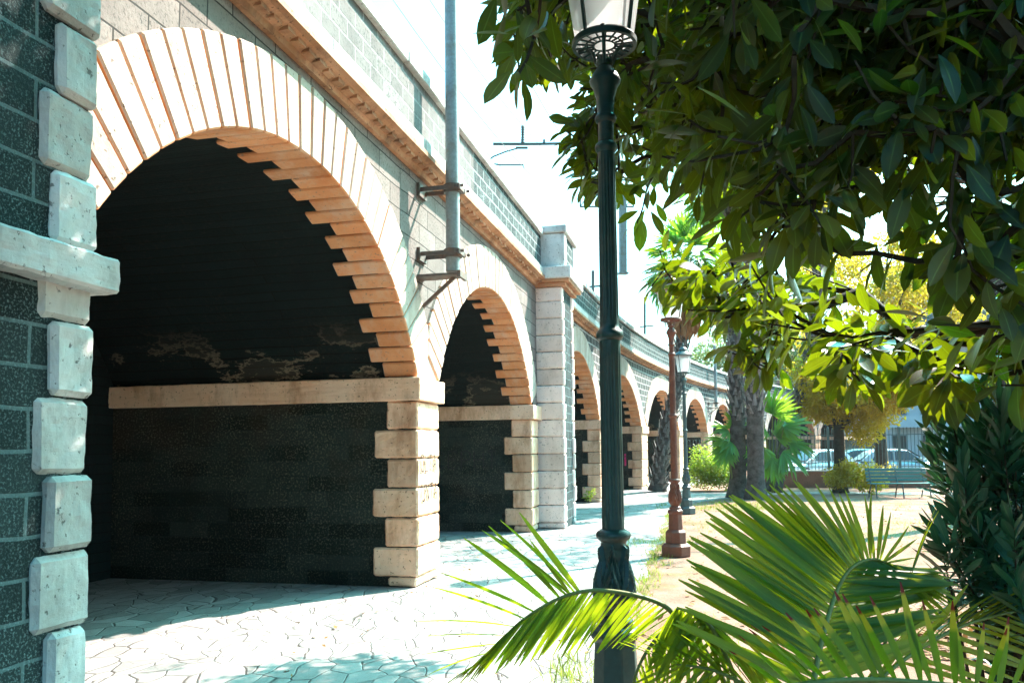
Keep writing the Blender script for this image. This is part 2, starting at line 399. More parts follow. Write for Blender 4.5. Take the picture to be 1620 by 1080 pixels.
def arrmesh(name, V, Fq, UV, RND):
    """V (n,3); Fq (m,4); UV (m,4,2); RND (m,) -> mesh with maps UVMap and rnd, smooth"""
    me = bpy.data.meshes.new(name); m = len(Fq)
    me.vertices.add(len(V)); me.vertices.foreach_set('co', np.ascontiguousarray(V, np.float32).ravel())
    me.loops.add(m*4); me.loops.foreach_set('vertex_index', np.ascontiguousarray(Fq, np.int32).ravel())
    me.polygons.add(m); me.polygons.foreach_set('loop_start', np.arange(0, m*4, 4, dtype=np.int32))
    me.polygons.foreach_set('use_smooth', np.ones(m, bool))
    a = me.uv_layers.new(name='UVMap'); a.data.foreach_set('uv', np.ascontiguousarray(UV, np.float32).ravel())
    b = me.uv_layers.new(name='rnd'); r = np.zeros((m, 4, 2), np.float32); r[:, :, 0] = RND[:, None]; b.data.foreach_set('uv', r.ravel())
    me.update(calc_edges=True); me.validate(); return me

def leaf_template(L=1, W=.45, nseg=6, fold=.12, curl=.18, widest=.45, tip=.9):
    """a leaf along +Y, folded on its midrib (three verts across)"""
    V = []; 
    for i in range(nseg+1):
        t = i/nseg
        wd = sin(pi*min(1, max(0, t))**(.72 if widest < .5 else 1.2))**tip*W/2
        if i == 0: wd = .012
        if i == nseg: wd = .004
        y = t*L; z = -curl*t*t*L
        V += [(-wd, y, z+fold*wd*2), (0, y, z), (wd, y, z+fold*wd*2)]
    Fq = []; UV = []
    for i in range(nseg):
        a = 3*i
        for k in (0, 1):
            Fq.append((a+k, a+k+1, a+3+k+1, a+3+k)); UV.append([(k/2, i/nseg), ((k+1)/2, i/nseg), ((k+1)/2, (i+1)/nseg), (k/2, (i+1)/nseg)])
    return np.array(V), np.array(Fq), np.array(UV)

class Leaves:
    def __init__(s): s.T = []
    def add(s, pos, d, up, L, W=1.0):
        s.T.append((tuple(pos), tuple(d), tuple(up), L, W))
    def mesh(s, name, tmpls, off=Vector()):
        Vs, Fs, Us, Rs = [], [], [], []; base = 0
        A = [[x[0] for x in s.T], [x[1] for x in s.T], [x[2] for x in s.T]]
        P, D, U = (np.array(a, float) for a in A); L = np.array([x[3] for x in s.T]); W = np.array([x[4] for x in s.T])
        D /= np.linalg.norm(D, axis=1)[:, None] + 1e-9
        X = np.cross(D, U); nx = np.linalg.norm(X, axis=1); bad = nx < 1e-3; X[bad] = (1, 0, 0); nx[bad] = 1; X /= nx[:, None]
        Z = np.cross(X, D); pick = RNG.integers(0, len(tmpls), len(P))
        P = P - np.array(off)
        for ti, (tv, tf, tu) in enumerate(tmpls):
            I = np.where(pick == ti)[0]
            if not len(I): continue
            v = P[I][:, None, :] + L[I][:, None, None]*(tv[None, :, 0:1]*W[I][:, None, None]*X[I][:, None, :] + tv[None, :, 1:2]*D[I][:, None, :] + tv[None, :, 2:3]*Z[I][:, None, :])
            n = len(tv); Vs.append(v.reshape(-1, 3))
            f = tf[None] + (base + np.arange(len(I))*n)[:, None, None]; Fs.append(f.reshape(-1, 4)); base += n*len(I)
            Us.append(np.broadcast_to(tu[None], (len(I), *tu.shape)).reshape(-1, 4, 2)); Rs.append(np.repeat(RNG.random(len(I)), len(tf)))
        return arrmesh(name, np.concatenate(Vs), np.concatenate(Fs), np.concatenate(Us), np.concatenate(Rs))
def rv(s=1.0): return Vector((random.gauss(0, s), random.gauss(0, s), random.gauss(0, s)))

# ------------------------------------------------------------------ the viaduct
X0, SB, RC = -3.39, 18.0, 125.0        # face plane, where the bend starts, bend radius
def VP(s, n, z):
    if s <= SB: return Vector((X0+n, s, z))
    a = (s-SB)/RC; return Vector((X0+RC-(RC-n)*cos(a), SB+(RC-n)*sin(a), z))
SPR, IMP0, CROWN, RING = 2.48, 2.20, 4.20, .66
COR, WB, BRK, COP = 4.97, 5.32, 6.02, 6.16
DEEP = -4.2
bays = [(3.55, 9.07), (9.88, 15.5), (18.35, 24.5), (25.4, 32.3), (33.5, 40.4), (41.7, 47.0), (48.2, 53.6), (54.8, 60.2), (61.4, 66.8), (68, 73.4), (74.6, 80)]
pil = [(1.85, 3.265), (16.25, 17.65)]
SEND = 95.0
via = thing('viaduct', 'long stone railway viaduct with white ringed round arches and dark block spandrels', 'viaduct', (X0, 9.5, 0))
def lim(i):                              # middle of the pier on each side of bay i
    a, b = bays[i]
    lo = (bays[i-1][1]+a)/2 if i else a-.30
    hi = (b+bays[i+1][0])/2 if i+1 < len(bays) else b+.6
    if i == 1: hi = b+.75
    if i == 2: lo = a-.7
    return lo, hi
def circ(i):
    a, b = bays[i]; c = (b-a)/2; h = CROWN-SPR; R = (c*c+h*h)/(2*h); return (a+b)/2, R, CROWN-R, asin(c/R)
# arch rings and vaults
for i, (a, b) in enumerate(bays):
    sc, R, zc, ha = circ(i); lo, hi = lim(i)
    N = int(round(2*ha*R/.197)) | 1
    mb = MB(); gap = .016/R
    for k in range(N):
        t0 = -ha + 2*ha*k/N + gap*.5; t1 = -ha + 2*ha*(k+1)/N - gap*.5
        dn = -.37 - (.17 if k % 2 else 0) + random.uniform(-.045, .045); nf = .05 + random.uniform(-.006, .006)
        base = len(mb.v); q = []
        for n in (nf, dn):
            for (th, rr) in ((t0, R-.0), (t1, R-.0), (t1, R+RING), (t0, R+RING)):
                s_ = sc + rr*sin(th); z_ = zc + rr*cos(th)
                if s_ < lo+.004: f_ = (lo+.004-sc)/(s_-sc); s_ = lo+.004; z_ = zc+rr*cos(th)*(f_ if f_ < 1 else 1) if False else z_
                if s_ > hi-.004: s_ = hi-.004
                q.append((s_, n, max(z_, SPR+.004)))
        mb.v += [VP(*p) for p in q]
        for f in ((0, 1, 2, 3), (7, 6, 5, 4), (1, 0, 4, 5), (2, 1, 5, 6), (3, 2, 6, 7), (0, 3, 7, 4)):
            mb.f.append(tuple(base+j for j in f)); mb.uv.append(None)
    ro = obj('arch_ring', mb, 'ring', via, bevel=.014 if i < 4 else 0)
    ro.data.materials.append(MT['bounce_patina'])
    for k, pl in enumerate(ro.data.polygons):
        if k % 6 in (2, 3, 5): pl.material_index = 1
    mv = MB(); NV = 28                   # barrel, seen from below
    for k in range(NV):
        t0 = -ha+2*ha*k/NV; t1 = -ha+2*ha*(k+1)/NV; r_ = R+.03
        n0 = -.1
        pts = [(sc+r_*sin(t0), n0, zc+r_*cos(t0)), (sc+r_*sin(t0), DEEP, zc+r_*cos(t0)), (sc+r_*sin(t1), DEEP, zc+r_*cos(t1)), (sc+r_*sin(t1), n0, zc+r_*cos(t1))]
        mv.face([VP(*p) for p in pts], [(n0, t0*R), (DEEP, t0*R), (DEEP, t1*R), (n0, t1*R)])
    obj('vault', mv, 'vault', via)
# spandrel wall: one panel for each bay, following the arch
def spandrel(i):
    a, b = bays[i]; sc, R, zc, ha = circ(i); lo, hi = lim(i); mb = MB(); rr = R+.35; n = 40
    if i == 0: lo = 1.0
    ss = sorted(set([lo+(hi-lo)*k/n for k in range(n+1)] + [a, b]))
    for p, q in zip(ss, ss[1:]):
        zz = []
        for x in (p, q):
            d = x-sc
            z = zc+sqrt(max(0, rr*rr-d*d)) if abs(d) < rr else SPR
            zz.append(max(SPR, z) if a-.3 < x < b+.3 else SPR)
        for k in range(2):
            f0, f1 = k/2, (k+1)/2; h = lambda z, f_: z+(COR-z)*f_
            mb.face([VP(p, 0, h(zz[0], f0)), VP(q, 0, h(zz[1], f0)), VP(q, 0, h(zz[1], f1)), VP(p, 0, h(zz[0], f1))],
                    [(p, h(zz[0], f0)), (q, h(zz[1], f0)), (q, h(zz[1], f1)), (p, h(zz[0], f1))])
    obj('spandrel_wall', mb, 'pale' if i < 2 else 'farbrick', via)
for i in range(len(bays)): spandrel(i)
# piers
piers = [(1.0, 3.55)] + [(bays[i][1], bays[i+1][0]) for i in range(len(bays)-1)] + [(80, SEND)]
courses = [.0, .12] + [.12+.348*k for k in range(1, 6)] + [IMP0]
def stripe(mb, s0, s1, n0, n1, z0, z1): mb.box((s0, n0, z0), (s1, n1, z1), VP, nseg=max(1, int((s1-s0)/3)))
for i, (a, b) in enumerate(piers):
    p = bpy.data.objects.new('pier', None); COL.objects.link(p); p.parent = via; p.location = VP((a+b)/2, 0, 0) - via.location
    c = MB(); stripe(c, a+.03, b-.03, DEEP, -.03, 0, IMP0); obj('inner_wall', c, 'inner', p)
    q = MB(); q2 = MB(); wide = b-a > 1.6
    for k in range(len(courses)-1):
        z0, z1 = courses[k]+.006, courses[k+1]-.006; d = (.52 if k % 2 == 1 else .36)+random.uniform(-.02, .02); j = random.uniform(-.008, .008)
        w_ = .62 if wide else (b-a)/2
        if k == 0: d = .34
        pr = .045 if k else .02
        if wide:
            q.box((a-.0+j, -d, z0), (a+w_, pr, z1), VP, .004); q2.box((b-w_, -d, z0), (b+j, pr, z1), VP, .004)
        else: q.box((a+j, -d, z0), (b-j, pr, z1), VP, .004)
    qo = obj('quoins', q, 'warm', p, bevel=.022, seg=1)
    if i in (1, 2): chip(qo)
    if wide: obj('quoins', q2, 'warm', p, bevel=.028, seg=2)
    if b-a < 1.6:
        m = MB(); m.box((a+.04, -.34, SPR+.003), (b-.04, .028, SPR+.5), VP); obj('springer', m, 'ring', p, bevel=.01)
    m = MB(); stripe(m, a-.07, b+.07, DEEP, .10, IMP0, SPR); im_ = obj('impost', m, 'warm', p, bevel=.012)
    if i == 1: chip(im_, 5, .02)
# body behind the face: back wall and deck keep the light out
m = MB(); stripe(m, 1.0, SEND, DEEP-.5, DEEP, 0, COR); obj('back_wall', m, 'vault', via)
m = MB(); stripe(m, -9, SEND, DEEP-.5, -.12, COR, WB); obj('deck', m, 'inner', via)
m = MB(); stripe(m, -9, 1.0, DEEP, 0, 0, COR); obj('end_wall', m, 'basalt', via)
# cornice, parapet, coping
edges = [(-9, pil[0][0]), (pil[0][1], pil[1][0]), (pil[1][1], SEND)]
for (a, b) in edges:
    a2, b2 = a+.002, b-.002
    def runs(x0, x1):
        L = [x0]; st = 1.5
        while L[-1]+st < x1: L.append(L[-1]+st)
        L.append(x1); return list(zip(L, L[1:]))
    m = MB()
    prof = [(-.1, COR), (.055, COR), (.07, COR+.05), (.10, COR+.075), (.19, COR+.10), (.235, COR+.125), (.235, COR+.18), (-.1, COR+.18)]
    for s0, s1 in runs(a2, b2):
        for (p0, p1) in zip(prof, prof[1:]):
            m.face([VP(s0, *p0), VP(s1, *p0), VP(s1, *p1), VP(s0, *p1)], [(s0, p0[1]), (s1, p0[1]), (s1, p1[1]), (s0, p1[1])])
    x = a2+.04
    while x < min(b2-.12, 60):
        m.box((x, .02, COR+.055), (x+.13, .155+random.uniform(-.012, .012), COR+.098+random.uniform(0, .003)), VP, .004); x += .19
    obj('cornice', m, 'terra', via)
    m = MB(); x = a2
    while x < b2-.05:
        x1 = min(x+random.uniform(.9, 1.3), b2); m.box((x+.003, -.2, COR+.182), (x1-.003, .20+random.uniform(-.004, .004), WB), VP, nseg=1); x = x1
    obj('plinth_course', m, 'white', via, bevel=.008)
    for (c0, c1, mt) in ([(a2, 11.3, 'parapet_pale'), (11.3, b2, 'parapet')] if a2 < 11.3 < b2 else [(a2, b2, 'parapet_pale' if b2 < 5 else 'parapet')]):
        m = MB(); stripe(m, c0, c1, -.35, .12, WB, BRK); obj('parapet', m, mt, via)
    m = MB(); x = a2
    while x < b2-.05:
        x1 = min(x+random.uniform(1.0, 1.5), b2); m.box((x+.003, -.42, BRK), (x1-.003, .19+random.uniform(-.006, .006), COP+random.uniform(-.006, .006)), VP); x = x1
    obj('coping', m, 'white', via, bevel=.012)
# pilasters
for pi_, (a, b) in enumerate(pil):
    e = bpy.data.objects.new('pilaster', None); COL.objects.link(e); e.parent = via; e.location = VP((a+b)/2, .3, 0) - via.location
    PN = .56
    c = MB(); stripe(c, a+.035, b-.035, -.05, PN-.035, 0, COR-.02); obj('core', c, 'basalt', e)
    q = MB(); q2 = MB()
    zs = [0, .12]
    while zs[-1] < COR-.3: zs.append(zs[-1]+.348)
    zs[-1] = COR-.02
    for k in range(len(zs)-1):
        z0, z1 = zs[k]+.004, zs[k+1]-.004; L = (.325 if k % 2 else .25)
        if pi_: L *= .78
        for q_, lo_, hi_ in ((q, a, a+L), (q2, b-L, b)):
            q_.box((lo_+random.uniform(-.012, .012), -.02, z0), (hi_+random.uniform(-.012, .012), PN+random.uniform(-.01, .014), z1), VP, .006)
    for q_ in (q, q2): chip(obj('quoins', q_, 'bouncelit' if pi_ else 'white', e, bevel=.026, seg=1), 4 if pi_ == 0 else 3, .018)
    if pi_ == 0:
        m = MB(); stripe(m, a-.09, b+.065, -.02, PN+.09, 2.37, 2.54); chip(obj('string_course', m, 'white', e, bevel=.014), 5, .02)
    m = MB()
    m.box((a-.05, -.1, COR-.02), (b+.05, PN+.07, COR+.06), VP); m.box((a-.12, -.1, COR+.062), (b+.12, PN+.16, COR+.12), VP)
    obj('cornice', m, 'terra', e, bevel=.01)
    m = MB(); m.box((a-.17, -.2, COR+.122), (b+.17, PN+.20, WB+.02), VP); obj('plinth_course', m, 'white', e, bevel=.015)
    for a_ in (a, b-.26):
        m = MB(); m.box((a_, -.35, WB+.022), (a_+.26, PN+.06, 6.06), VP, .004); obj('parapet_quoin', m, 'white', e, bevel=.02)
    m = MB(); m.box((a+.2, -.34, WB+.022), (b-.2, PN+.035, 6.055), VP); obj('parapet', m, 'parapet', e)
    m = MB(); m.box((a-.05, -.40, 6.062), (b+.05, PN+.11, 6.22), VP); obj('cap', m, 'white', e, bevel=.03, seg=2)

# writing on the stones
STROKE = {'O': [[(0, .2), (.1, 0), (.4, 0), (.5, .2), (.5, .8), (.4, 1), (.1, 1), (0, .8), (0, .2)]], 'L': [[(0, 1), (0, 0), (.45, 0)]], 'T': [[(0, 1), (.5, 1)], [(.25, 1), (.25, 0)]],
          'A': [[(0, 0), (.25, 1), (.5, 0)], [(.1, .4), (.4, .4)]], 'U': [[(0, 1), (0, .2), (.15, 0), (.35, 0), (.5, .2), (.5, 1)]], 'N': [[(0, 0), (0, 1), (.5, 0), (.5, 1)]],
          'C': [[(.5, .85), (.35, 1), (.12, 1), (0, .8), (0, .2), (.12, 0), (.35, 0), (.5, .15)]], 'H': [[(0, 0), (0, 1)], [(.5, 0), (.5, 1)], [(0, .5), (.5, .5)]], 'I': [[(.2, 0), (.2, .7)], [(.2, .88), (.2, 1)]],
          'E': [[(.45, 1), (0, 1), (0, 0), (.45, 0)], [(0, .5), (.38, .5)]], 'P': [[(0, 0), (0, 1), (.35, 1), (.5, .85), (.5, .6), (.35, .48), (0, .48)]], 'M': [[(0, 0), (0, 1), (.25, .45), (.5, 1), (.5, 0)]],
          'S': [[(.5, .85), (.35, 1), (.12, 1), (0, .8), (.1, .55), (.4, .45), (.5, .2), (.35, 0), (.1, 0), (0, .12)]]}
def writing(name, text, fn, h, th, mat, parent, width=None):
    """strokes as thin ribbons: fn(u, v, lift) -> point on the wall"""
    mb = MB(); x = 0; cw = width or h*.62
    for ch in text:
        if ch in STROKE:
            for st in STROKE[ch]:
                for (p, q) in zip(st, st[1:]):
                    p = Vector((x+p[0]*cw*1.4, p[1]*h+random.uniform(-.01, .01), 0)); q = Vector((x+q[0]*cw*1.4, q[1]*h+random.uniform(-.01, .01), 0))
                    d = (q-p); d = d.normalized() if d.length else Vector((1, 0, 0)); s_ = Vector((-d.y, d.x, 0))*th/2; p -= d*th*.3; q += d*th*.3
                    c = [p-s_, q-s_, q+s_, p+s_]
                    bse = len(mb.v)
                    for lift in (0.0, .003): mb.v += [fn(k.x, k.y, lift) for k in c]
                    for f in ((4, 5, 6, 7), (3, 2, 1, 0), (0, 1, 5, 4), (1, 2, 6, 5), (2, 3, 7, 6), (3, 0, 4, 7)): mb.f.append(tuple(bse+j for j in f)); mb.uv.append(None)
        x += cw
    return obj(name, mb, mat, parent)
pr_ = [o for o in via.children if o.name.startswith('pier')]
writing('graffiti', 'OLTA', lambda u, v, l: VP(9.16+u, .054+l, 1.35+v), .20, .013, 'inkdark', pr_[1], .15)
writing('graffiti', 'UNTA', lambda u, v, l: VP(9.18+u, .054+l, 1.00+v), .20, .013, 'inkdark', pr_[1], .15)
a2 = bays[1][1]
writing('graffiti', 'CEPHT', lambda u, v, l: VP(a2+.026-l, -1.95+u, 1.25+v), .33, .02, 'inkdark', pr_[2], .27)
a4 = bays[3][1]
writing('graffiti', 'ANCHI', lambda u, v, l: VP(a4+.026-l, -2.05+u, .95+v), .42, .07, 'inkpink', pr_[4], .33)
a3 = bays[2][1]
writing('graffiti', 'MIS', lambda u, v, l: VP(a3+.026-l, -1.7+u, .95+v), .4, .05, 'inkwhite', pr_[3], .34)

# ------------------------------------------------------------------ ground, path, road
def sheet(name, pts, z, mat, step=None):
    mb = MB(); mb.face([(p[0], p[1], z) for p in pts]); return tag(obj(name, mb, mat), kind='structure')
sheet('ground', [(-260, -80), (260, -80), (260, 420), (-260, 420)], -.010, 'dirt')
def edge_noise(pts, n=14, a=.07):
    out = []
    for p, q in zip(pts, pts[1:]+pts[:1]):
        L = (Vector(q)-Vector(p)).length; m = max(1, int(L/.35)) if L < 60 else 1
        for k in range(m):
            t = k/m; s_ = a if p[0] > -3.5 else 0
            out.append((p[0]+(q[0]-p[0])*t+random.gauss(0, s_), p[1]+(q[1]-p[1])*t+random.gauss(0, s_)))
    return out
sheet('path', edge_noise([(-9, -6), (-.62, -6), (-.68, 4), (-.80, 9), (-.85, 14), (-.95, 20), (-.7, 23.5), (.2, 26), (1.6, 28.6), (5, 29.2), (9, 28.8), (16, 28.6), (16, 30.0), (9, 30.2), (5, 30.5), (1.2, 30.4), (-.8, 30.6), (-1.2, 34), (2, 48), (-9, 60)]), -.004, 'path')
sheet('road', [(3.5, 36.5), (60, 30.5), (60, 50), (3.5, 58)], -.005, 'asphalt')

# ------------------------------------------------------------------ street lamps
def make_lamp(name, label, loc, mat, S=1.0):
    t = thing(name, label, 'street lamp', loc, 0, 'street lamps along the path')
    def L(nm, mb, m=mat, par=t, smooth=35, bevel=0): 
        for v in mb.v: v *= S
        return obj(nm, mb, m, par, smooth, bevel, local=True)
    b = MB(); b.lathe([(.235, 0), (.235, .15), (.205, .175), (.20, .19)], 8, rot=pi/8); b.lathe([(.165, .19), (.165, .36), (.135, .39), (.13, .40)], 8, rot=pi/8)
    b.lathe([(.118, .40), (.105, .64), (.125, .66), (.125, .69), (.085, .72)], 8, rot=pi/8); L('base', b, bevel=.006, smooth=None)
    v = MB(); prof = []
    for k in range(29):
        u = k/28; z = .72+.36*u+.0
        r = .062+.032*sin(pi*min(1, u*1.35)**.9) if u < .74 else .062+.005*sin(pi*(u-.74)/.26)
        prof.append((r, z))
    prof = [(.088, .715), (.092, .73), (.086, .745), (.066, .76)] + [(r, z+.04) for r, z in prof] + [(.066, 1.125), (.083, 1.14), (.088, 1.155), (.083, 1.17), (.06, 1.185)]
    def ac(r, z, th):
        if not .80 < z < 1.10: return r
        u = (z-.80)/.30; a = ((th*6/(2*pi)) % 1)*2-1; w = .95*sin(pi*min(1, .12+u*.86))**.7
        if abs(a) > w: return r-.006
        return r+.0035+.009*cos(9*(abs(a)*1.2+u*2.0))*(1-abs(a)*.4)+.011*(1-abs(a)/max(w, .05))
    v.lathe(prof, 96, fn=ac); L('acanthus_vase', v, smooth=50)
    s = MB(); fl = lambda r, z, th: r-.005*max(0, cos(16*th))**.6*(1 if 1.24 < z < 2.08 or 2.24 < z < 3.06 else 0)
    s.lathe([(.056, 1.185), (.056, 1.235), (.0555, 1.26), (.054, 1.6), (.053, 2.06), (.053, 2.09), (.053, 2.13)], 96, fn=fl)
    s.lathe([(.053, 2.13), (.068, 2.145), (.070, 2.16), (.064, 2.18), (.052, 2.19), (.049, 2.21)], 40)
    s.lathe([(.049, 2.21), (.048, 2.23), (.0475, 2.26), (.046, 2.7), (.044, 3.04), (.044, 3.07), (.044, 3.10)], 96, fn=fl); L('shaft', s, smooth=50)
    c = MB(); c.lathe([(.044, 3.10), (.056, 3.115), (.058, 3.13), (.052, 3.145), (.040, 3.155), (.040, 3.255), (.052, 3.265), (.056, 3.28), (.050, 3.295), (.042, 3.305), (.046, 3.38), (.062, 3.44), (.078, 3.465), (.080, 3.48), (.066, 3.51), (.045, 3.54), (.034, 3.555), (.044, 3.565), (.044, 3.58), (.026, 3.59), (.024, 3.61), (.0, 3.612)], 40); L('capital', c, smooth=50)
    LB = 3.665
    lt = MB()
    for (r, z, th_) in ((.155, LB, .022),):
        lt.lathe([(.148, LB-.005), (.166, LB-.005), (.168, LB+.02), (.160, LB+.03), (.148, LB+.03), (.148, LB-.005)], 40, cap=False)
    for k in range(18):
        a = 2*pi*k/18; lt.bar((.055*cos(a), .055*sin(a), LB), (.152*cos(a), .152*sin(a), LB), .007, .008)
    for rr in (.055, .098): lt.tube([(rr*cos(2*pi*k/28), rr*sin(2*pi*k/28), LB) for k in range(29)], .005, 6)
    for k in range(3):
        a = 2*pi*k/3+.6; lt.tube([(.036*cos(a), .036*sin(a), 3.56), (.05*cos(a), .05*sin(a), 3.585), (.07*cos(a), .07*sin(a), 3.65), (.105*cos(a), .105*sin(a), 3.69), (.148*cos(a), .148*sin(a), 3.69)], .0095, 8)
        lt.lathe([(.003, -.016), (.014, -.01), (.018, 0), (.014, .01), (.003, .016)], 10, c=(.152*cos(a), .152*sin(a), 3.688))
    for k in range(4):
        a = pi/4+k*pi/2+.25; lt.bar((.153*cos(a), .153*sin(a), LB+.02), (.222*cos(a), .222*sin(a), LB+.46), .016, .012)
    lt.lathe([(.212, LB+.45), (.240, LB+.45), (.246, LB+.475), (.225, LB+.49), (.20, LB+.49)], 40, cap=False); L('lantern_frame', lt)
    g = MB(); g.lathe([(.149, LB+.028), (.2115, LB+.452)], 40, cap=False); L('lantern_glass', g, 'glass')
    r = MB(); r.lathe([(.235, LB+.485), (.19, LB+.53), (.125, LB+.565), (.10, LB+.585), (.105, LB+.60), (.115, LB+.61), (.09, LB+.66), (.04, LB+.69), (.022, LB+.70), (.03, LB+.72), (.028, LB+.745), (.008, LB+.80), (.0, LB+.81)], 32); L('lantern_roof', r)
    return t
lamp = make_lamp('street_lamp', 'dark green fluted lamp post standing in the foreground before the arches', (-.475, 4.12, 0), 'lampgreen', 1.01)
make_lamp('street_lamp', 'red brown rusted lamp post on the dry grass at the path edge', (-.50, 12.45, 0), 'lampbrown', .965)
make_lamp('street_lamp', 'small grey green lamp post with its white lantern in front of the far arches', (-.54, 20.36, 0), 'lampgrey', .94)

# ------------------------------------------------------------------ railway masts, gantry, wires
def make_mast(label, s, zb, top):
    p = VP(s, .42, 0); t = thing('catenary_mast', label, 'mast', p, 0, 'masts hung on the viaduct wall')
    m = MB(); m.tube([p+Vector((0, 0, zb)), p+Vector((0, 0, zb+1.2)), p+Vector((0, 0, top))], [.088, .087, .075], 20)
    obj('pole', m, 'mast', t, 40)
    for z in (zb+.22, zb+1.02):
        b = MB(); 
        for d in (-.10, .10): b.bar(VP(s+d, 0, z), VP(s+d, .55, z), .022, .05)
        b.box((s-.13, .0, z-.08), (s+.13, .04, z+.08), VP); b.lathe([(.096, -.05), (.112, -.05), (.112, .05), (.096, .05)], 20, c=p+Vector((0, 0, z)))
        for d in (-.125, .125): b.tube([VP(s+d, .50, z-.02), VP(s+d, .50, z+.02)], .022, 8); b.tube([VP(s+d, .56, z), VP(s+d, .60, z)], .018, 6)
        b.bar(VP(s-.13, .53, z), VP(s+.13, .53, z), .03, .06); obj('wall_bracket', b, 'rust', t)
    b = MB(); b.box((s-.14, -.0, zb-.07), (s+.11, .55, zb-.04), VP); b.box((s-.16, .52, zb-.10), (s+.13, .56, zb-.02), VP)
    b.bar(VP(s, .45, zb-.06), VP(s, .02, zb-.42), .04); obj('foot_plate', b, 'rust', t)
    return t
make_mast('grey steel mast bracketed to the wall between the two big arches', 9.33, 3.78, 9.5)
make_mast('distant grey steel mast bracketed between the farthest arches', 47.6, 3.9, 7.4)
g = thing('catenary_gantry', 'teal railway gantry with a cantilever arm above the viaduct', 'gantry', VP(29, -1.2, COR))
D0 = 30.0
mx = at(962, 226, D0); foot = Vector((mx.x, mx.y, WB))
m = MB(); m.bar(foot, mx+Vector((0, 0, 1.2)), .18); obj('mast', m, 'steel', g)
m = MB(); m.tube([at(780, 228, D0), at(845, 228, D0), mx], .055, 8); m.tube([at(816, 234, D0), at(835, 234, D0)], .05, 8); m.tube([at(826, 229, D0), at(827, 214, D0), at(827, 199, D0)], [.06, .04, .06], 8)
for v in range(201, 228, 4): m.tube([at(827, v, D0), at(827, v+1, D0)], .075, 8)
m.tube([at(861, 228, D0), at(861, 221, D0)], .05, 8); m.tube([at(905, 228, D0), at(905, 233, D0)], .05, 8)
obj('cantilever_arm', m, 'steel', g, 40)
m = MB(); m.tube([at(818, 235, D0), at(800, 240, D0), at(780, 248, D0), at(772, 255, D0), at(775, 258, D0), at(790, 261, D0), at(828, 261, D0), at(829, 266, D0)], .03, 8); obj('steady_arm', m, 'steel', g, 40)
m = MB()                                # maintenance basket and lattice
for d in (0, .8):
    for v in (285, 308, 327): m.bar(at(918, v, D0+d), at(1002, v, D0+d), .05)
    for u in (918, 932, 946, 960, 975, 990, 1002): m.bar(at(u, 285, D0+d), at(u, 327, D0+d), .045)
for u in (918, 946, 975, 1002):
    for v in (285, 327): m.bar(at(u, v, D0), at(u, v, D0+.8), .045)
for u in (918, 932, 946, 960, 975, 990): m.bar(at(u, 327, D0), at(u+13, 308, D0), .03)
obj('basket', m, 'steel', g)
m = MB(); m.bar(at(985, 300, D0), at(985.5, 431, D0), .24, .24); m.bar(at(985.5, 431, D0), at(985.5, 434, D0), .34, .34); obj('drop_post', m, 'mast', g)
tip = at(829, 266, D0); Cn = Vector((X0+RC, SB, 0)); ntip = RC-(Vector((tip.x, tip.y, 0))-Cn).length
for k, (dn, dz, lab) in enumerate([(0, 0, 'lowest thin contact wire above the viaduct track'), (.05, 1.3, 'thin carrier wire strung above the contact wire'), (-1.9, 1.0, 'thin wire over the farther track side'), (2.2, -.2, 'thin feeder wire nearest the parapet edge')]):
    m = MB(); pts = []
    for j in range(60):
        s_ = -4+j*1.6; sag = .5*((((s_-1)/29) % 1)-.5)**2*4*.5 if dz > .5 else 0
        pts.append(VP(s_, ntip+dn, tip.z+dz+sag))
    m.tube(pts, .012, 5); tag(obj('wire', m, 'wire'), lab, 'wire', 'wires above the railway')
for (u, v0, v1, D, lab) in [(1020, 470, 535, 34, 'thin distant pole with a short crossbar above the parapet'), (938, 428, 472, 24, 'short hooked signal post on the parapet')]:
    t = thing('signal_post', lab, 'post', at(u, v1, D)); m = MB(); m.bar(at(u, v1+25, D), at(u, v0, D), .07); obj('pole', m, 'steel', t)
    m = MB(); m.bar(at(u-8, v1-18, D), at(u+14, v1-20, D), .05); obj('crossbar', m, 'steel', t)

# ------------------------------------------------------------------ fences, wall, bench, cars, houses
def pal(p, q, t): return Vector(p)*(1-t)+Vector(q)*t
def make_fence(label, A, B, z0, z1, mat, pitch=.13, bow=False):
    A, B = Vector(A), Vector(B); L = (B-A).length; t = thing('railing_fence', label, 'fence', A)
    m = MB(); up = Vector((0, 0, 1)); n = int(L/pitch)
    for z in (z0+.12, z1-.22): m.bar(A+up*z, B+up*z, .05, .03)
    for k in range(n+1):
        p = A+(B-A)*(k/n); m.bar(p+up*z0, p+up*z1, .022)
        m.lathe([(.011, z1), (.022, z1+.02), (.0, z1+.09)], 4, c=p)
        if bow and k % 2 == 0: m.tube([p+up*(z1-.2), p+up*(z1+.02)+(B-A).normalized()*.03, p+up*(z1+.08)+(B-A).normalized()*.09, p+up*(z1+.02)+(B-A).normalized()*.15], .012, 5)
    obj('railings', m, mat, t)
    k = 0
    while k*2.6 <= L:
        m = MB(); p = A+(B-A)*(k*2.6/L); m.bar(p+up*(z0-.02), p+up*(z1+.06), .09); m.lathe([(.05, z1+.06), (.03, z1+.10), (0, z1+.15)], 8, c=p); obj('fence_post', m, mat, t); k += 1
    return t
WA, WBp = gnd(1200, 771), gnd(1660, 770)
wt = thing('garden_wall', 'low red brown wall under the iron fence behind the bench', 'wall', WA)
d_ = (WBp-WA).normalized(); nrm = Vector((-d_.y, d_.x, 0))
def wm(s, n, z): return WA+d_*s+nrm*n+Vector((0, 0, z))
LW = (WBp-WA).length
m = MB(); m.box((0, 0, -.02), (LW, .3, .62), wm, nseg=8); obj('wall_body', m, 'redwall', wt)
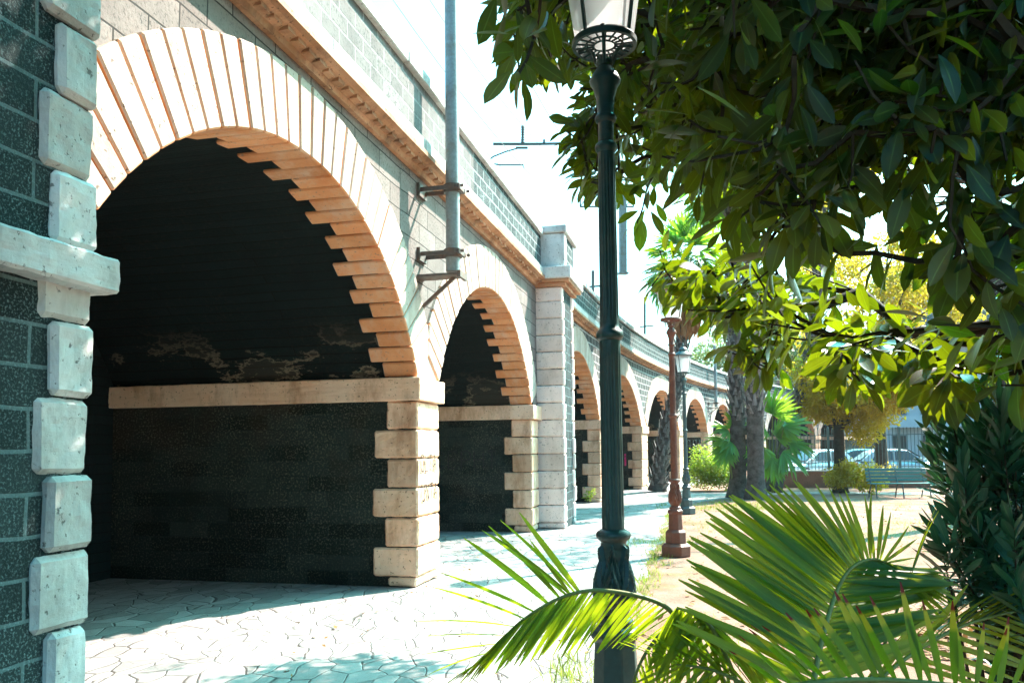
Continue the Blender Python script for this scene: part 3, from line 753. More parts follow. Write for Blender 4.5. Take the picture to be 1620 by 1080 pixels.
m = MB(); m.box((-.05, -.04, .62), (LW+.05, .34, .69), wm, nseg=8); obj('coping', m, 'white', wt, bevel=.01)
make_fence('iron fence of thin grey green bars on the low red wall', wm(.1, .15, 0), wm(LW-.1, .15, 0), .69, 2.25, 'fence')
make_fence('iron railing with curled tops closing off the far arches', gnd(1078, 757), gnd(1185, 757), 0, 1.95, 'fence', .16, True)
bl = gnd(1424, 787)
bt = thing('park_bench', 'teal slatted park bench on the dry ground before the red wall', 'bench', bl, radians(10))
def L_(nm, mb, mat, bevel=.006): return obj(nm, mb, mat, bt, None, bevel, local=True)
m = MB()
for k in range(4): m.box((-.92, -.28+k*.115, .43), (.92, -.28+k*.115+.095, .46))
L_('seat', m, 'bench')
m = MB()
for k in range(4): 
    y = .20+k*.035; z = .50+k*.105; m.box((-.92, y, z), (.92, y+.025, z+.09))
L_('backrest', m, 'bench')
for x in (-.8, 0, .8):
    m = MB(); m.tube([(x, -.30, 0), (x, -.25, .22), (x, -.24, .42), (x, .16, .42), (x, .34, .92)], .022, 8); m.tube([(x, .14, .42), (x, .28, .2), (x, .36, 0)], .022, 8); L_('leg', m, 'steel', 0)

def make_car(name, label, loc, rz, paint, van=False):
    t = thing(name, label, 'car', loc, rz, 'cars parked behind the fence')
    def L(nm, mb, mat, smooth=40, bevel=0, seg=1, par=None): return obj(nm, mb, mat, par or t, smooth, bevel, True, seg)
    # stations along x: (x, half width, sill z, belt z) for the lower body, rounded in section
    H = 1.46 if not van else 1.75
    st = [(-2.02, .60, .42, .72), (-1.95, .72, .30, .82), (-1.55, .80, .24, .90), (-.8, .84, .22, .92), (.2, .84, .22, .90), (1.1, .82, .22, .86), (1.7, .77, .24, .76), (1.98, .66, .32, .66), (2.06, .52, .42, .60)]
    m = MB(); ring = 12
    for (x, hw, z0, z1) in st:
        for k in range(ring):
            a = 2*pi*k/ring+pi/ring; cx, cz = cos(a), sin(a); e = .45
            m.v.append(Vector((x, hw*math.copysign(abs(cx)**e, cx), (z0+z1)/2+(z1-z0)/2*math.copysign(abs(cz)**e, cz))))
    for i in range(len(st)-1):
        for k in range(ring):
            k2 = (k+1) % ring; m.f.append((i*ring+k, i*ring+k2, (i+1)*ring+k2, (i+1)*ring+k)); m.uv.append(None)
    m.f.append(tuple(range(ring))[::-1]); m.f.append(tuple((len(st)-1)*ring+k for k in range(ring))); m.uv += [None, None]
    L('body', m, paint, 60)
    cab = [(-1.75, .68, .88, .90), (-1.25, .66, .88, H-.12), (-.9, .62, .88, H-.01), (-.1, .62, .88, H), (.35, .63, .88, H-.06), (1.15, .70, .84, .87)]
    m = MB()
    for (x, hw, z0, z1) in cab:
        m.v += [Vector((x, -hw-.08, z0)), Vector((x, -hw, z1-.05 if z1-z0 > .1 else z1)), Vector((x, -hw+.12, z1)), Vector((x, hw-.12, z1)), Vector((x, hw, z1-.05 if z1-z0 > .1 else z1)), Vector((x, hw+.08, z0))]
    for i in range(len(cab)-1):
        for k in range(5): m.f.append((i*6+k, i*6+k+1, (i+1)*6+k+1, (i+1)*6+k)); m.uv.append(None)
    L('roof', m, paint, 50)
    w_ = MB()
    w_.face([(1.10, -.60, .93), (1.10, .60, .93), (.44, .50, H-.09), (.44, -.50, H-.09)]); 
    for v in w_.v: v += Vector((.03, 0, .03))
    L('windscreen', w_, 'carglass', None)
    w_ = MB(); w_.face([(-1.72, .56, .95), (-1.72, -.56, .95), (-1.32, -.50, H-.19), (-1.32, .50, H-.19)])
    for v in w_.v: v += Vector((-.03, 0, .02))
    L('rear_window', w_, 'carglass', None)
    for sgn in (-1, 1):
        for (x0, x1, xt0, xt1) in ((-1.28, -.32, -1.05, -.34), (-.24, .92, -.24, .36)):
            y = sgn*(.735); yt = sgn*.655
            w_ = MB(); p = [(x0, y, .93), (x1, y, .93), (xt1, yt, H-.12), (xt0, yt, H-.12)]
            w_.face(p if sgn < 0 else p[::-1]); L('side_window', w_, 'carglass', None)
        m = MB(); m.box((.80, sgn*.80-.09, .92), (.94, sgn*.80+.09, 1.04)); L('wing_mirror', m, paint, None, .02, 2)
        m = MB(); m.box((1.80, sgn*.56-.14, .58), (2.02, sgn*.56+.13, .72)); L('headlight', m, 'lens', None, .03, 2)
        m = MB(); m.box((-2.03, sgn*.60-.10, .64), (-1.88, sgn*.60+.10, .84)); L('tail_light', m, 'tail', None, .03, 2)
        for x in (-1.28, 1.28):
            m = MB(); m.lathe([(.20, -.10), (.30, -.10), (.32, -.07), (.32, .07), (.30, .10), (.20, .10)], 24)
            for v in m.v: v.xyz = (x+v.x, sgn*.75+v.z, .32+v.y)
            wh = L('wheel', m, 'tyre', 40); m = MB(); m.lathe([(.03, .105), (.19, .098), (.205, .08), (.205, -.1), (.0, -.1)], 20)
            for v in m.v: v.xyz = (x+v.x, sgn*(.75+v.z), .32+v.y)
            L('rim', m, 'rim', 40, par=wh)
    return t
cg = lambda u, D: Vector((at(u, 700, D).x, at(u, 700, D).y, 0))
car = make_car('parked_car', 'white car with bright glints parked behind the fence left of the round tree', cg(1290, 38.5), radians(215), 'carwhite')
make_car('parked_car', 'silver car parked behind the fence and the teal bench', cg(1415, 38.2), radians(8), 'carsilver')
make_car('parked_car', 'dark teal car parked behind the trunk of the round tree', cg(1352, 42.5), radians(188), 'carteal')
make_car('parked_car', 'tall white car parked near the oleander behind the fence', cg(1530, 39), radians(12), 'carwhite', True)

def make_house(label, A, B, h, depth, fl, nx, group='pale houses across the road'):
    A, B = Vector(A), Vector(B); d = (B-A).normalized(); n = Vector((-d.y, d.x, 0)); L = (B-A).length
    mp = lambda s, o, z: A+d*s+n*o+Vector((0, 0, z)); t = thing('apartment_house', label, 'house', A, 0, group)
    m = MB(); m.box((0, 0, -.1), (L, depth, h), mp); obj('wall', m, 'facade', t)
    m = MB(); m.box((-.3, -.4, h), (L+.3, depth+.3, h+.35), mp); obj('roof', m, 'terra', t)
    fh = h/fl
    for f in range(fl):
        for k in range(nx):
            x = L*(k+.5)/nx; w = .55; z = f*fh+.9
            q = MB(); q.box((x-w, -.05, z), (x+w, .02, z+1.55), mp); wn = obj('window', q, 'shutter', t)
            q = MB(); q.box((x-w+.1, -.075, z+.1), (x+w-.1, -.052, z+1.45), mp); obj('pane', q, 'carglass', wn)
        if f:
            q = MB(); q.box((.4, -1.0, f*fh-.05), (L-.4, -.003, f*fh+.1), mp); q.box((.4, -1.0, f*fh+.1), (L-.4, -.95, f*fh+.85), mp); obj('balcony', q, 'facade', t)
    return t
make_house('pale blue apartment house seen through leaves behind the parked cars', cg(1400, 62), cg(1760, 56), 15, 12, 5, 7)
make_house('lower pale house farther behind the round tree', cg(1190, 82), cg(1390, 78), 11, 10, 4, 6)

# ------------------------------------------------------------------ plants
T_FICUS = [leaf_template(1, w, 6, .09, c, .5, t_) for c, w, t_ in ((.04, .36, .72), (.14, .40, .8), (.26, .38, .7))]
T_SMALL = [leaf_template(1, .5, 2, .1, c) for c in (.1, .25)]
T_NARROW = [leaf_template(1, .19, 5, .10, c, .5, .8) for c in (-.08, .06, .2)]
def ltm(curl, W=.055): return leaf_template(1, W, 7, .22, curl, .4, .55)
T_LEAFLET = [ltm(.02), ltm(.06), ltm(.11)]
T_DROOP = [ltm(.35, .075), ltm(.5, .075)]
def interp(tab, x):
    for (a, b) in zip(tab, tab[1:]):
        if x <= b[0]: return a[1]+(b[1]-a[1])*(x-a[0])/max(1e-9, b[0]-a[0]) if x > a[0] else a[1]
    return tab[-1][1]
def interpv(tab, x): 
    n = len(tab[0])-1; return tuple(interp([(r[0], r[i+1]) for r in tab], x) for i in range(n))

# --- big-leaved fig over the right of the picture
VMAX = [(760, 60), (785, 130), (850, 120), (882, 130), (890, 270), (955, 310), (1010, 270), (1080, 275), (1120, 350), (1160, 500), (1230, 530), (1250, 510), (1300, 520), (1330, 545), (1400, 540), (1430, 555), (1480, 580), (1620, 595), (2400, 640)]
VDENSE = [(760, 40), (890, 80), (960, 180), (1060, 200), (1120, 270), (1180, 340), (1270, 370), (1300, 310), (1440, 310), (1480, 410), (1620, 500), (2400, 600)]
SPRAY = [(800, 60, 3.9), (835, 105, 3.9), (815, 15, 4.0), (850, 50, 4.0), (880, 20, 4.1), (870, 95, 4.2), (842, 25, 4.3), (908, 195, 4.7), (925, 250, 4.7), (905, 275, 4.8), (935, 300, 4.9), (930, 160, 4.9), (925, 110, 4.8),
         (1010, 350, 4.6), (1025, 300, 4.7), (1060, 455, 5.0), (1095, 460, 5.1), (1080, 430, 5.2), (1205, 570, 4.6), (1190, 545, 4.7), (1225, 590, 4.6), (1215, 525, 4.8), (1310, 590, 4.3), (1330, 560, 4.2), (1355, 605, 4.0), (1385, 560, 3.9), (1420, 560, 3.7), (1455, 590, 3.3), (1480, 625, 3.1), (1440, 530, 3.4), (1500, 570, 3.2), (1530, 600, 3.0), (1150, 500, 4.9), (1170, 470, 4.9), (1120, 440, 5.0), (1240, 500, 4.6), (1560, 540, 3.0), (1590, 600, 2.9)]
for _ in range(42):
    u = random.uniform(1105, 1300); v = random.uniform(415, 575)
    if u > 1225 and v > 510: continue
    if v < 575-(max(0, 1170-u))*1.3: SPRAY.append((u, v, random.uniform(4.4, 5.4)))
for _ in range(22): SPRAY.append((random.uniform(1290, 1500), random.uniform(525, 605), random.uniform(3.2, 4.4)))
for _ in range(2): SPRAY.append((random.uniform(1020, 1110), random.uniform(400, 470), random.uniform(4.8, 5.4)))
for _ in range(14): SPRAY.append((random.uniform(905, 985), random.uniform(120, 300), random.uniform(4.5, 5.4)))
SPRAY += [(1045, 455, 5.0), (1062, 468, 5.0), (1076, 445, 5.1), (1055, 430, 5.1), (1092, 472, 5.0), (1070, 485, 4.9)]
GLOW = [at(*q) for q in SPRAY if q[1] > 420 and q[0] < 1400]
def fig_ok(P):
    u, v, z = proj(P)
    if z > 0:
        if z < 2.3 and -300 < u < 1900 and -300 < v < 1300: return False
        if z <= 2.3: pass
        elif v > -60:
            if u < 815: return False
            if v > interp(VMAX, u): return False
            if v > interp(VDENSE, u) and random.random() > .33: return False
            if 1285 < u < 1465 and 330 < v < 530 and random.random() > .14: return False
            if z < 4.6 and 895 < u < 1015 : return False
        if 2.3 < z and v > 0 and u < 905 and v > 125: return False
    t = (P.x-X0)/(SUN.x/SUN.z)/SUN.z*1.0 if False else (P.x-X0)
    for q, rad_, pr in ((Vector((-.475, 4.12, 4.0)), .45, 0.), (at(1220, 900, 2.6), .36, .05), (at(1350, 960, 2.55), .25, .08), (at(1330, 860, 2.6), .2, .1)):
        w_ = P-q; al = w_.dot(SUN)
        if al > 0 and (w_-SUN*al).length < rad_ and random.random() > pr: return False
    for q in GLOW:
        w_ = P-q; al = w_.dot(SUN)
        if al > .3 and (w_-SUN*al).length < .42 and random.random() > .08: return False
    k = SUN/SUN.x; hit = P-k*(P.x-X0)
    if hit.z > 0:
        if hit.y > 3.15: return random.random() < .03
    else:
        gp = P-SUN*(P.z/SUN.z)
        if gp.x < -1.3 and gp.y > 6.05: return random.random() < .05
        if gp.x >= -1.3 and gp.y > 7.0 : return random.random() < .25
    return True
fig = thing('fig_tree', 'dark large leaved fig tree whose branches hang over the upper right', 'tree', (5.3, 5.2, 0))
tips = []; cells = {}
def spaced(P, d=.17):
    k = tuple(int(math.floor(c/d)) for c in P)
    if cells.get(k, 0) >= 1: return False
    cells[k] = 1; return True
def sample(n, fn, tries=400000):
    c = 0
    for _ in range(tries):
        if c >= n: break
        P = fn()
        if P.z < 1.8 or P.x > 7.5 or P.y > 11.5 or P.z > 10.5: continue
        if fig_ok(P) and spaced(P): tips.append(P); c += 1
    return c
def vis():                              # the part of the crown the street sees
    u = random.uniform(770, 2000); Dm = interp([(770, 6.5), (1180, 6.3), (1340, 4.5), (2000, 4.3)], u)
    D = (2.5**3+random.random()*(Dm**3-2.5**3))**(1/3); return at(u, random.uniform(-420, 690), D)
def roof():                             # the crown above, which keeps the rest in shade
    return Vector((random.uniform(-2.4, 7), random.uniform(1.5, 6.7), random.uniform(5.2, 10.2)))
def back_(): return Vector((random.uniform(-1, 7), random.uniform(-3, 1.8), random.uniform(3.4, 7)))  # unseen leaves added behind the viewpoint to darken the crown
def mid_(): return Vector((random.uniform(-1.2, .9), random.uniform(7, 9.9), random.uniform(4.5, 7)))
n1 = sample(2750, vis); n2 = sample(1700, roof)+sample(500, back_)+sample(350, mid_); print('tips', n1, n2)
# explicit sprays seen against the sky at the left edge and hanging below the crown
spr = [at(*q)+rv(.03) for q in SPRAY]
tips += spr
# grow a branching skeleton: join each tip to the nearest earlier node, nearest the trunk first
root = [Vector((5.3, 5.2, 0)), Vector((5.25, 5.2, 1.2)), Vector((5.15, 5.25, 2.2)), Vector((5.0, 5.3, 3.2))]
mains = [(2.6, 5.6, 5.6), (1.4, 7.6, 5.4), (3.6, 8.4, 6.2), (2.0, 4.2, 5.6), (4.2, 5.0, 7.5), (.4, 6.4, 6.6), (3.4, 3.6, 4.6), (2.8, 6.4, 4.2), (1.2, 5.4, 4.3)]
nodes = [*root]; par = [-1, 0, 1, 2]
for mpt in mains:
    a = Vector(root[3]); b = Vector(mpt); last = 3
    for k in range(1, 7):
        t_ = k/6; p = a.lerp(b, t_)+Vector((0, 0, sin(pi*t_)*.35))+rv(.05); nodes.append(p); par.append(last); last = len(nodes)-1
tips.sort(key=lambda p: (p-Vector((4.4, 5.4, 4.2))).length)
A = np.zeros((len(nodes)+2*len(tips), 3)); nn = len(nodes); A[:nn] = [tuple(p) for p in nodes]; leafy = []
for p in tips:
    d = np.linalg.norm(A[:nn]-np.array(p), axis=1); 
    dd = np.where(d < .22, 9, d); j = int(dd[4:nn].argmin())+4
    if d[j] > .7:
        q = Vector(A[j]).lerp(p, .5)+Vector((0, 0, .06))+rv(.04); nodes.append(q); par.append(j); A[nn] = q; nn += 1; j = nn-1
    nodes.append(p); par.append(j); A[nn] = p; nn += 1; leafy.append(nn-1)
wgt = [0]*nn
for i in leafy: wgt[i] += 1
for i in range(nn-1, 0, -1): wgt[par[i]] += wgt[i]
m = MB(); lb = MB(); tw = MB()
rad = lambda i: .0042*max(1, wgt[i])**.5*1.15
for i in range(1, nn):
    j = par[i]; r1 = max(.0035, rad(i)); r0 = max(r1, min(rad(j), r1*1.35))
    tgt = m if j <= 2 else (lb if r1 > .018 else tw)
    mid = nodes[j].lerp(nodes[i], .5)+Vector((0, 0, -.02))+rv(.012)
    tgt.tube([nodes[j], mid, nodes[i]], [r0, (r0+r1)/2, r1*.9], 10 if tgt is m else (7 if tgt is lb else 4), cap=False)
m.lathe([(.50, -.05), (.36, .12), (.30, .4), (.28, .9)], 12, c=(5.3, 5.2, 0))
obj('trunk', m, 'bark', fig, 60); obj('limbs', lb, 'bark', fig, 60); obj('twigs', tw, 'twig', fig, 60)
lv = Leaves(); sprset = {tuple(p) for p in spr}
for i in leafy:
    p = nodes[i]; d = (p-nodes[par[i]]); d = d.normalized() if d.length > 0 else Vector((0, 0, -1))
    d = (d+Vector((-.15, 0, -.2))+rv(.25)).normalized(); a = d.orthogonal().normalized(); b = d.cross(a)
    n = random.randint(7, 11); ph = random.uniform(0, 6.28)
    for k in range(n):
        th = ph+k*2.4; u = k/n; rd = a*cos(th)+b*sin(th)
        pos = p-d*(.22*(1-u))+rd*.012
        dr = (d*(.25+.75*u)+rd*(1.05-.5*u)+Vector((0, 0, -.42))+rv(.16)).normalized()
        upv = (d*.6+Vector((0, 0, .8))+rv(.25)).normalized()
        pos2 = pos+dr*.03
        u_, v_, z_ = proj(pos2+dr*.1)
        if 0 < z_ < 4.55 and 885 < u_ < 1030 and v_ > -60: continue
        lv.add(pos2, dr, upv, random.uniform(.105, .19)*(.8 if u > .8 else 1), random.uniform(.85, 1.15))
me = lv.mesh('crown', T_FICUS, fig.location); o = obj('crown', me, 'leaf', fig)
print('fig leaves', len(lv.T), 'tips', len(tips))

# --- feather palm in the foreground
pb = gnd(1235, 1345); plant = thing('young_palm', 'young feather palm with long arching green fronds filling the lower right', 'palm', pb)
def frond(img, mats, sides, petiole=True, rr=(.011, .003), leafW=1.0, tm=None, jit=.035, ljit=.06):
    pts = [at(*q) for q in img]
    # densify with Catmull-Rom
    dense = []
    for i in range(len(pts)-1):
        p0, p1, p2, p3 = pts[max(0, i-1)], pts[i], pts[i+1], pts[min(len(pts)-1, i+2)]
        for k in range(6):
            t = k/6; dense.append(.5*((2*p1)+(p2-p0)*t+(2*p0-5*p1+4*p2-p3)*t*t+(3*p1-p0-3*p2+p3)*t**3))
    dense.append(pts[-1]); n = len(dense)
    m = MB(); full = dense
    if petiole:
        c = pb+Vector((0, 0, .12)); s = dense[0]; mid = c.lerp(s, .5)+(s-dense[3]).normalized()*.08
        full = [c, c.lerp(mid, .6), mid.lerp(s, .5)]+dense; 
    m.tube(full, [rr[0]+(rr[1]-rr[0])*k/(len(full)-1) for k in range(len(full))], 7)
    fr = obj('frond', m, 'rachis', plant, 60)
    Ls = Leaves()
    for (N, t0, t1, tab) in sides:
        for k in range(N):
            t = t0+(t1-t0)*(k+random.uniform(-.25, .25))/max(1, N-1); t = min(1, max(0, t)); x = t*(n-1); i = min(n-2, int(x)); p = dense[i].lerp(dense[i+1], x-i)
            dx, dy, L, dz = interpv(tab, t); D = (p-Vector((0, 0, EYE))).dot(FW)
            d = (RT*(dx+random.gauss(0, jit))-UP*(dy+random.gauss(0, jit))+FW*(dz+random.gauss(0, .06))).normalized()
            T = (dense[i+1]-dense[i]).normalized(); nv = T.cross(d)
            if nv.z < 0: nv = -nv
            upv = (nv.normalized()*.75-FW*.35+Vector((0, 0, .25))+rv(.12)).normalized()
            Ls.add(p, d, upv, L*D/F*random.uniform(1-ljit, 1+ljit), leafW*random.uniform(.85, 1.15))
    lf = obj('leaflets', Ls.mesh('leaflets', tm or T_LEAFLET, wloc(fr)), mats, fr)
    return fr
frond([(1085, 995, 3.0), (1050, 957, 2.97), (990, 938, 2.95), (930, 934, 2.95), (880, 948, 2.97), (830, 978, 3.0), (795, 1010, 3.05), (765, 1045, 3.1)], 'palm',
      [(48, .03, 1, [(0, -.72, .25, 70, .1), (.15, -.70, .62, 110, .1), (.4, -.55, .84, 125, 0), (.7, -.62, .78, 120, 0), (1, -.80, .6, 70, 0)]),
       (10, .50, 1, [(.5, -.60, -.80, 105, .1), (.55, -.70, -.72, 165, .1), (.68, -.90, -.42, 165, .1), (.8, -1, -.08, 160, 0), (.9, -.97, .12, 120, 0), (1, -.85, .5, 110, 0)]),
       (4, .47, .53, [(.47, -.66, -.72, 150, .15), (.53, -.78, -.62, 165, .1)])], leafW=1.35)
frond([(1282, 1110, 2.45), (1293, 1045, 2.5), (1306, 990, 2.55), (1321, 942, 2.6), (1338, 908, 2.62), (1360, 889, 2.65), (1385, 884, 2.66), (1402, 890, 2.66)], 'palm',
      [(34, .05, .74, [(0, -.86, -.40, 225, .0), (.25, -.84, -.52, 245, .1), (.5, -.77, -.62, 225, .15), (.65, -.60, -.78, 165, .1), (.74, -.40, -.92, 130, .1)]),
       (9, .76, 1.0, [(.74, -.34, -.94, 118, .1), (.83, -.10, -.99, 100, .1), (.9, .25, -.95, 85, .1), (.95, .70, -.70, 72, .1), (1, 1, -.12, 58, .1)]),
       (38, .08, 1.0, [(0, .95, -.30, 230, .25), (.3, .98, -.14, 215, .2), (.6, .98, .05, 180, .2), (.8, .92, .32, 150, .1), (1, .72, .66, 130, 0)])], leafW=1.35)
frond([(1215, 1095, 2.15), (1300, 1078, 2.1), (1400, 1075, 2.08), (1500, 1082, 2.05), (1600, 1092, 2.0), (1700, 1105, 1.95)], 'palmtip',
      [(26, .08, .98, [(0, -.80, -.60, 105, .1), (.25, -.62, -.80, 130, .1), (.5, -.28, -.96, 135, .1), (.65, .02, -1, 118, .1), (.8, .45, -.88, 110, .1), (1, .8, -.6, 110, .1)])], leafW=1.6, jit=.09, ljit=.16)
frond([(1092, 993, 2.8), (1070, 990, 2.8), (1045, 1003, 2.8), (1020, 1035, 2.8), (1004, 1072, 2.8), (995, 1110, 2.8)], 'palm',
      [(18, .05, 1, [(0, -.2, 1, 90, 0), (.5, .12, 1, 105, .1), (1, .5, .8, 80, .1)]), (5, .1, .5, [(0, .9, -.2, 60, .4), (.5, -.6, .8, 40, .3)])], leafW=1.25)
frond([(1180, 1120, 2.7), (1150, 1040, 2.7), (1120, 985, 2.7), (1092, 966, 2.7), (1070, 962, 2.72)], 'palm',
      [(14, .3, 1, [(0, .4, .3, 150, .1), (.6, .5, .35, 140, .1), (1, .1, .6, 120, .1)]), (14, .2, 1, [(0, -.5, .3, 140, 0), (1, -.3, .5, 110, 0)])], leafW=1.2, tm=T_DROOP)
frond([(1330, 1130, 2.75), (1420, 1050, 2.85), (1510, 995, 2.95), (1590, 970, 3.05), (1660, 960, 3.1)], 'palm',
      [(20, .05, 1, [(0, .55, -.65, 170, .2), (.5, .85, -.45, 180, .2), (1, 1, -.1, 150, .2)]), (20, .05, 1, [(0, .9, .2, 190, -.1), (1, .95, .4, 150, -.1)])], leafW=1.0)
frond([(1240, 1130, 2.6), (1190, 1090, 2.62), (1130, 1060, 2.65), (1070, 1050, 2.7)], 'palm',
      [(16, .05, 1, [(0, -.4, -.9, 110, .1), (1, -.9, -.35, 100, .1)]), (14, .1, 1, [(0, -.3, .9, 110, 0), (1, -.9, .4, 90, 0)])], leafW=1.0)
frond([(1350, 1140, 2.5), (1395, 1030, 2.6), (1432, 930, 2.7), (1452, 880, 2.75), (1470, 832, 2.8)], 'palm',
      [(2, .6, .62, [(0, .36, -.93, 110, .1), (1, .36, -.93, 110, .1)])], leafW=.8, rr=(.007, .002))
st_ = MB(); st_.lathe([(.16, 0), (.20, .08), (.17, .18), (.09, .30), (.04, .34)], 14, c=pb); obj('stem', st_, 'palmboot', plant, 60)

# --- oleander at the right edge
ob = Vector((at(1640, 900, 3.5).x, at(1640, 900, 3.5).y, 0)); ole = thing('oleander', 'oleander shrub with narrow dark green leaves at the right edge', 'shrub', ob)
m = MB(); Ls = Leaves()
OPTS = [(1530, 640, 3.4), (1560, 670, 3.3), (1600, 650, 3.3), (1500, 700, 3.3), (1535, 720, 3.2), (1580, 730, 3.2), (1615, 700, 3.4), (1520, 770, 3.3), (1560, 790, 3.2), (1600, 780, 3.3), (1545, 830, 3.3), (1590, 840, 3.2), (1620, 830, 3.4), (1560, 900, 3.2), (1595, 920, 3.3), (1545, 880, 3.4), (1610, 970, 3.2), (1575, 960, 3.4), (1505, 745, 3.5), (1590, 690, 3.6), (1510, 880, 3.2), (1500, 850, 3.2), (1620, 640, 3.6), (1640, 720, 3.3), (1645, 800, 3.2), (1640, 900, 3.3), (1660, 650, 3.4), (1700, 750, 3.3), (1700, 850, 3.4), (1630, 1000, 3.3), (1600, 1010, 3.5)]
for (u, v, D) in OPTS:
    for rep in range(2):
        tip_ = at(u+random.gauss(0, 16), v+random.gauss(0, 18), D+random.gauss(0, .2)); base_ = ob+Vector((random.gauss(0, .12), random.gauss(0, .12), 0))
        mid = base_.lerp(tip_, .45)+Vector((0, 0, .18)); pts = [base_.lerp(mid, 0)]+[(base_*(1-t)**2+mid*2*t*(1-t)+tip_*t*t) for t in (.2, .4, .6, .8, .9, 1)]
        m.tube(pts, [.012, .010, .008, .006, .004, .003, .002], 5, cap=False)
        d = (pts[-1]-pts[-3]).normalized()
        for k in range(9):
            q = pts[-1]-d*(.045*k); a = d.orthogonal().normalized(); b = d.cross(a); ph = random.uniform(0, 6)
            for j in range(3):
                th = ph+j*2.09; rd = a*cos(th)+b*sin(th)
                dr = (d*(.95-.05*k)+rd*(.35+.09*k)+Vector((0, 0, -.035*k))+rv(.1))
                Ls.add(q, dr, Vector((0, 0, 1))+rv(.3), random.uniform(.12, .19), random.uniform(.85, 1.2))
obj('stems', m, 'twig', ole, 60); obj('foliage', Ls.mesh('foliage', T_NARROW, ob), 'oleander', ole)

# --- fan palms
def fan_leaf(Lv, c, d, up, R, n=17, spread=2.3, droop=.25):
    d = d.normalized(); x = d.cross(up).normalized(); u2 = x.cross(d)
    for k in range(n):
        a = (k/(n-1)-.5)*spread; dr = d*cos(a)+x*sin(a)+Vector((0, 0, -droop*abs(a)*.5))
        Lv.add(c, dr, u2+rv(.1), R*(1-.18*abs(a))*random.uniform(.9, 1.08), 1)
T_FAN = [leaf_template(1, .13, 5, .2, c, .5, .6) for c in (.1, .3, .5)]
def fan_palm(name, label, path, r0, r1, nf, rl, skirt=0, boots=True, group='fan palms by the path', pet=.9, lo=-.5, zsmooth=0, up_only=False):
    b = Vector(path[0]); t = thing(name, label, 'palm', b, 0, group)
    pts = []
    for i in range(len(path)-1):
        P = [Vector(path[max(0, i-1)]), Vector(path[i]), Vector(path[i+1]), Vector(path[min(len(path)-1, i+2)])]
        for k in range(10):
            s = k/10; pts.append(.5*((2*P[1])+(P[2]-P[0])*s+(2*P[0]-5*P[1]+4*P[2]-P[3])*s*s+(P[3]-P[0]+3*P[1]-3*P[2])*s**3))
    pts.append(Vector(path[-1])); n = len(pts)
    rr = [(r0*(1+.5*max(0, 1-k/(n*.10)))+(r1-r0)*k/(n-1))*(1+random.uniform(-.03, .03)) for k in range(n)]
    m = MB(); m.tube(pts, rr, 18); obj('trunk', m, 'palmtrunk', t, 60)
    if boots:
        m = MB(); L = 0; ga = 0
        for i in range(1, n-1):
            seg = pts[i+1]-pts[i]; T = seg.normalized(); a = T.orthogonal().normalized(); bb = T.cross(a); cnt = max(1, int(seg.length*34))
            for k in range(cnt):
                f = k/cnt; p = pts[i]+seg*f; ga += 2.4; th = ga
                if p.z-b.z < zsmooth: continue
                o_ = a*cos(th)+bb*sin(th); s_ = T.cross(o_); r = rr[i]; w = r*random.uniform(.22, .36); h = random.uniform(.20, .42); lift = random.uniform(.05, .19)
                q0 = p+o_*(r*.92); tp = p+o_*(r+lift)+T*h+s_*random.gauss(0, .03)
                i0 = len(m.v); m.v += [q0-s_*w, q0+s_*w, q0+o_*.06+T*.02, tp-s_*w*.35, tp+s_*w*.35]
                for f_ in ((0, 2, 3), (2, 1, 4), (2, 4, 3), (1, 0, 3, 4)): m.f.append(tuple(i0+j for j in f_)); m.uv.append(None)
        obj('leaf_bases', m, 'palmboot', t)
    top = pts[-1]; Lv = Leaves(); pm = MB()
    for k in range(nf):
        th = k*2.4; el = 1.35-(1.35-lo)*(k/nf)**.8
        d = Vector((cos(th)*cos(el), sin(th)*cos(el), sin(el))); c = top+d*pet*random.uniform(.8, 1.15)+Vector((0, 0, -.12*(1-sin(el))))
        pm.tube([top, top.lerp(c, .5)+Vector((0, 0, .05)), c], [.025, .018, .012], 5, cap=False)
        fan_leaf(Lv, c, d+Vector((0, 0, -.15)), Vector((0, 0, 1)) if abs(d.z) < .9 else Vector((cos(th), sin(th), 0)), rl*random.uniform(.85, 1.1), droop=.35)
    cr = obj('crown', Lv.mesh('crown', T_FAN, b), 'fan', t); obj('petioles', pm, 'rachis', t, 60)
    if skirt:
        Lv = Leaves()
        for k in range(int(skirt*70)):
            f = random.random(); p = top-Vector((0, 0, f*skirt)); th = random.uniform(0, 6.28); o_ = Vector((cos(th), sin(th), 0))
            c = p+o_*(r1+.25+.18*(1-f))
            for j in range(4): Lv.add(c+rv(.06), Vector((o_.x*.25, o_.y*.25, -1))+rv(.16), o_+rv(.2), random.uniform(.7, 1.1)*rl, 1)
        obj('dead_skirt', Lv.mesh('dead_skirt', T_FAN, b), 'dead', t)
    return t
b0 = gnd(1040, 777); cr_ = at(1084, 418, 30.2)
fan_palm('fan_palm', 'fan palm with a hanging brown skirt leaning out behind the brown lamp', [b0, at(1050, 700, 30.2), at(1070, 610, 30.2), at(1080, 520, 30.2), cr_], .25, .20, 40, 1.0, 1.9, lo=-.9)
b1 = gnd(1168, 786); b2 = gnd(1196, 789); b3 = gnd(1222, 778)
dp = lambda p: (Vector(p)-Vector((0, 0, EYE))).dot(FW)
fan_palm('fan_palm', 'thick shaggy palm trunk rising behind the small fan palms, left of its twin', [b1, at(1166, 640, dp(b1)), at(1160, 480, dp(b1)), at(1158, 330, dp(b1))+Vector((0, 0, .6))], .27, .19, 34, 1.1, 0, zsmooth=2.4)
fan_palm('fan_palm', 'palm trunk with ragged leaf bases above a smooth bare foot', [b2, at(1194, 640, dp(b2)), at(1187, 480, dp(b2)), at(1184, 300, dp(b2))+Vector((0, 0, 1.2))], .26, .25, 34, 1.1, 0, zsmooth=2.5)
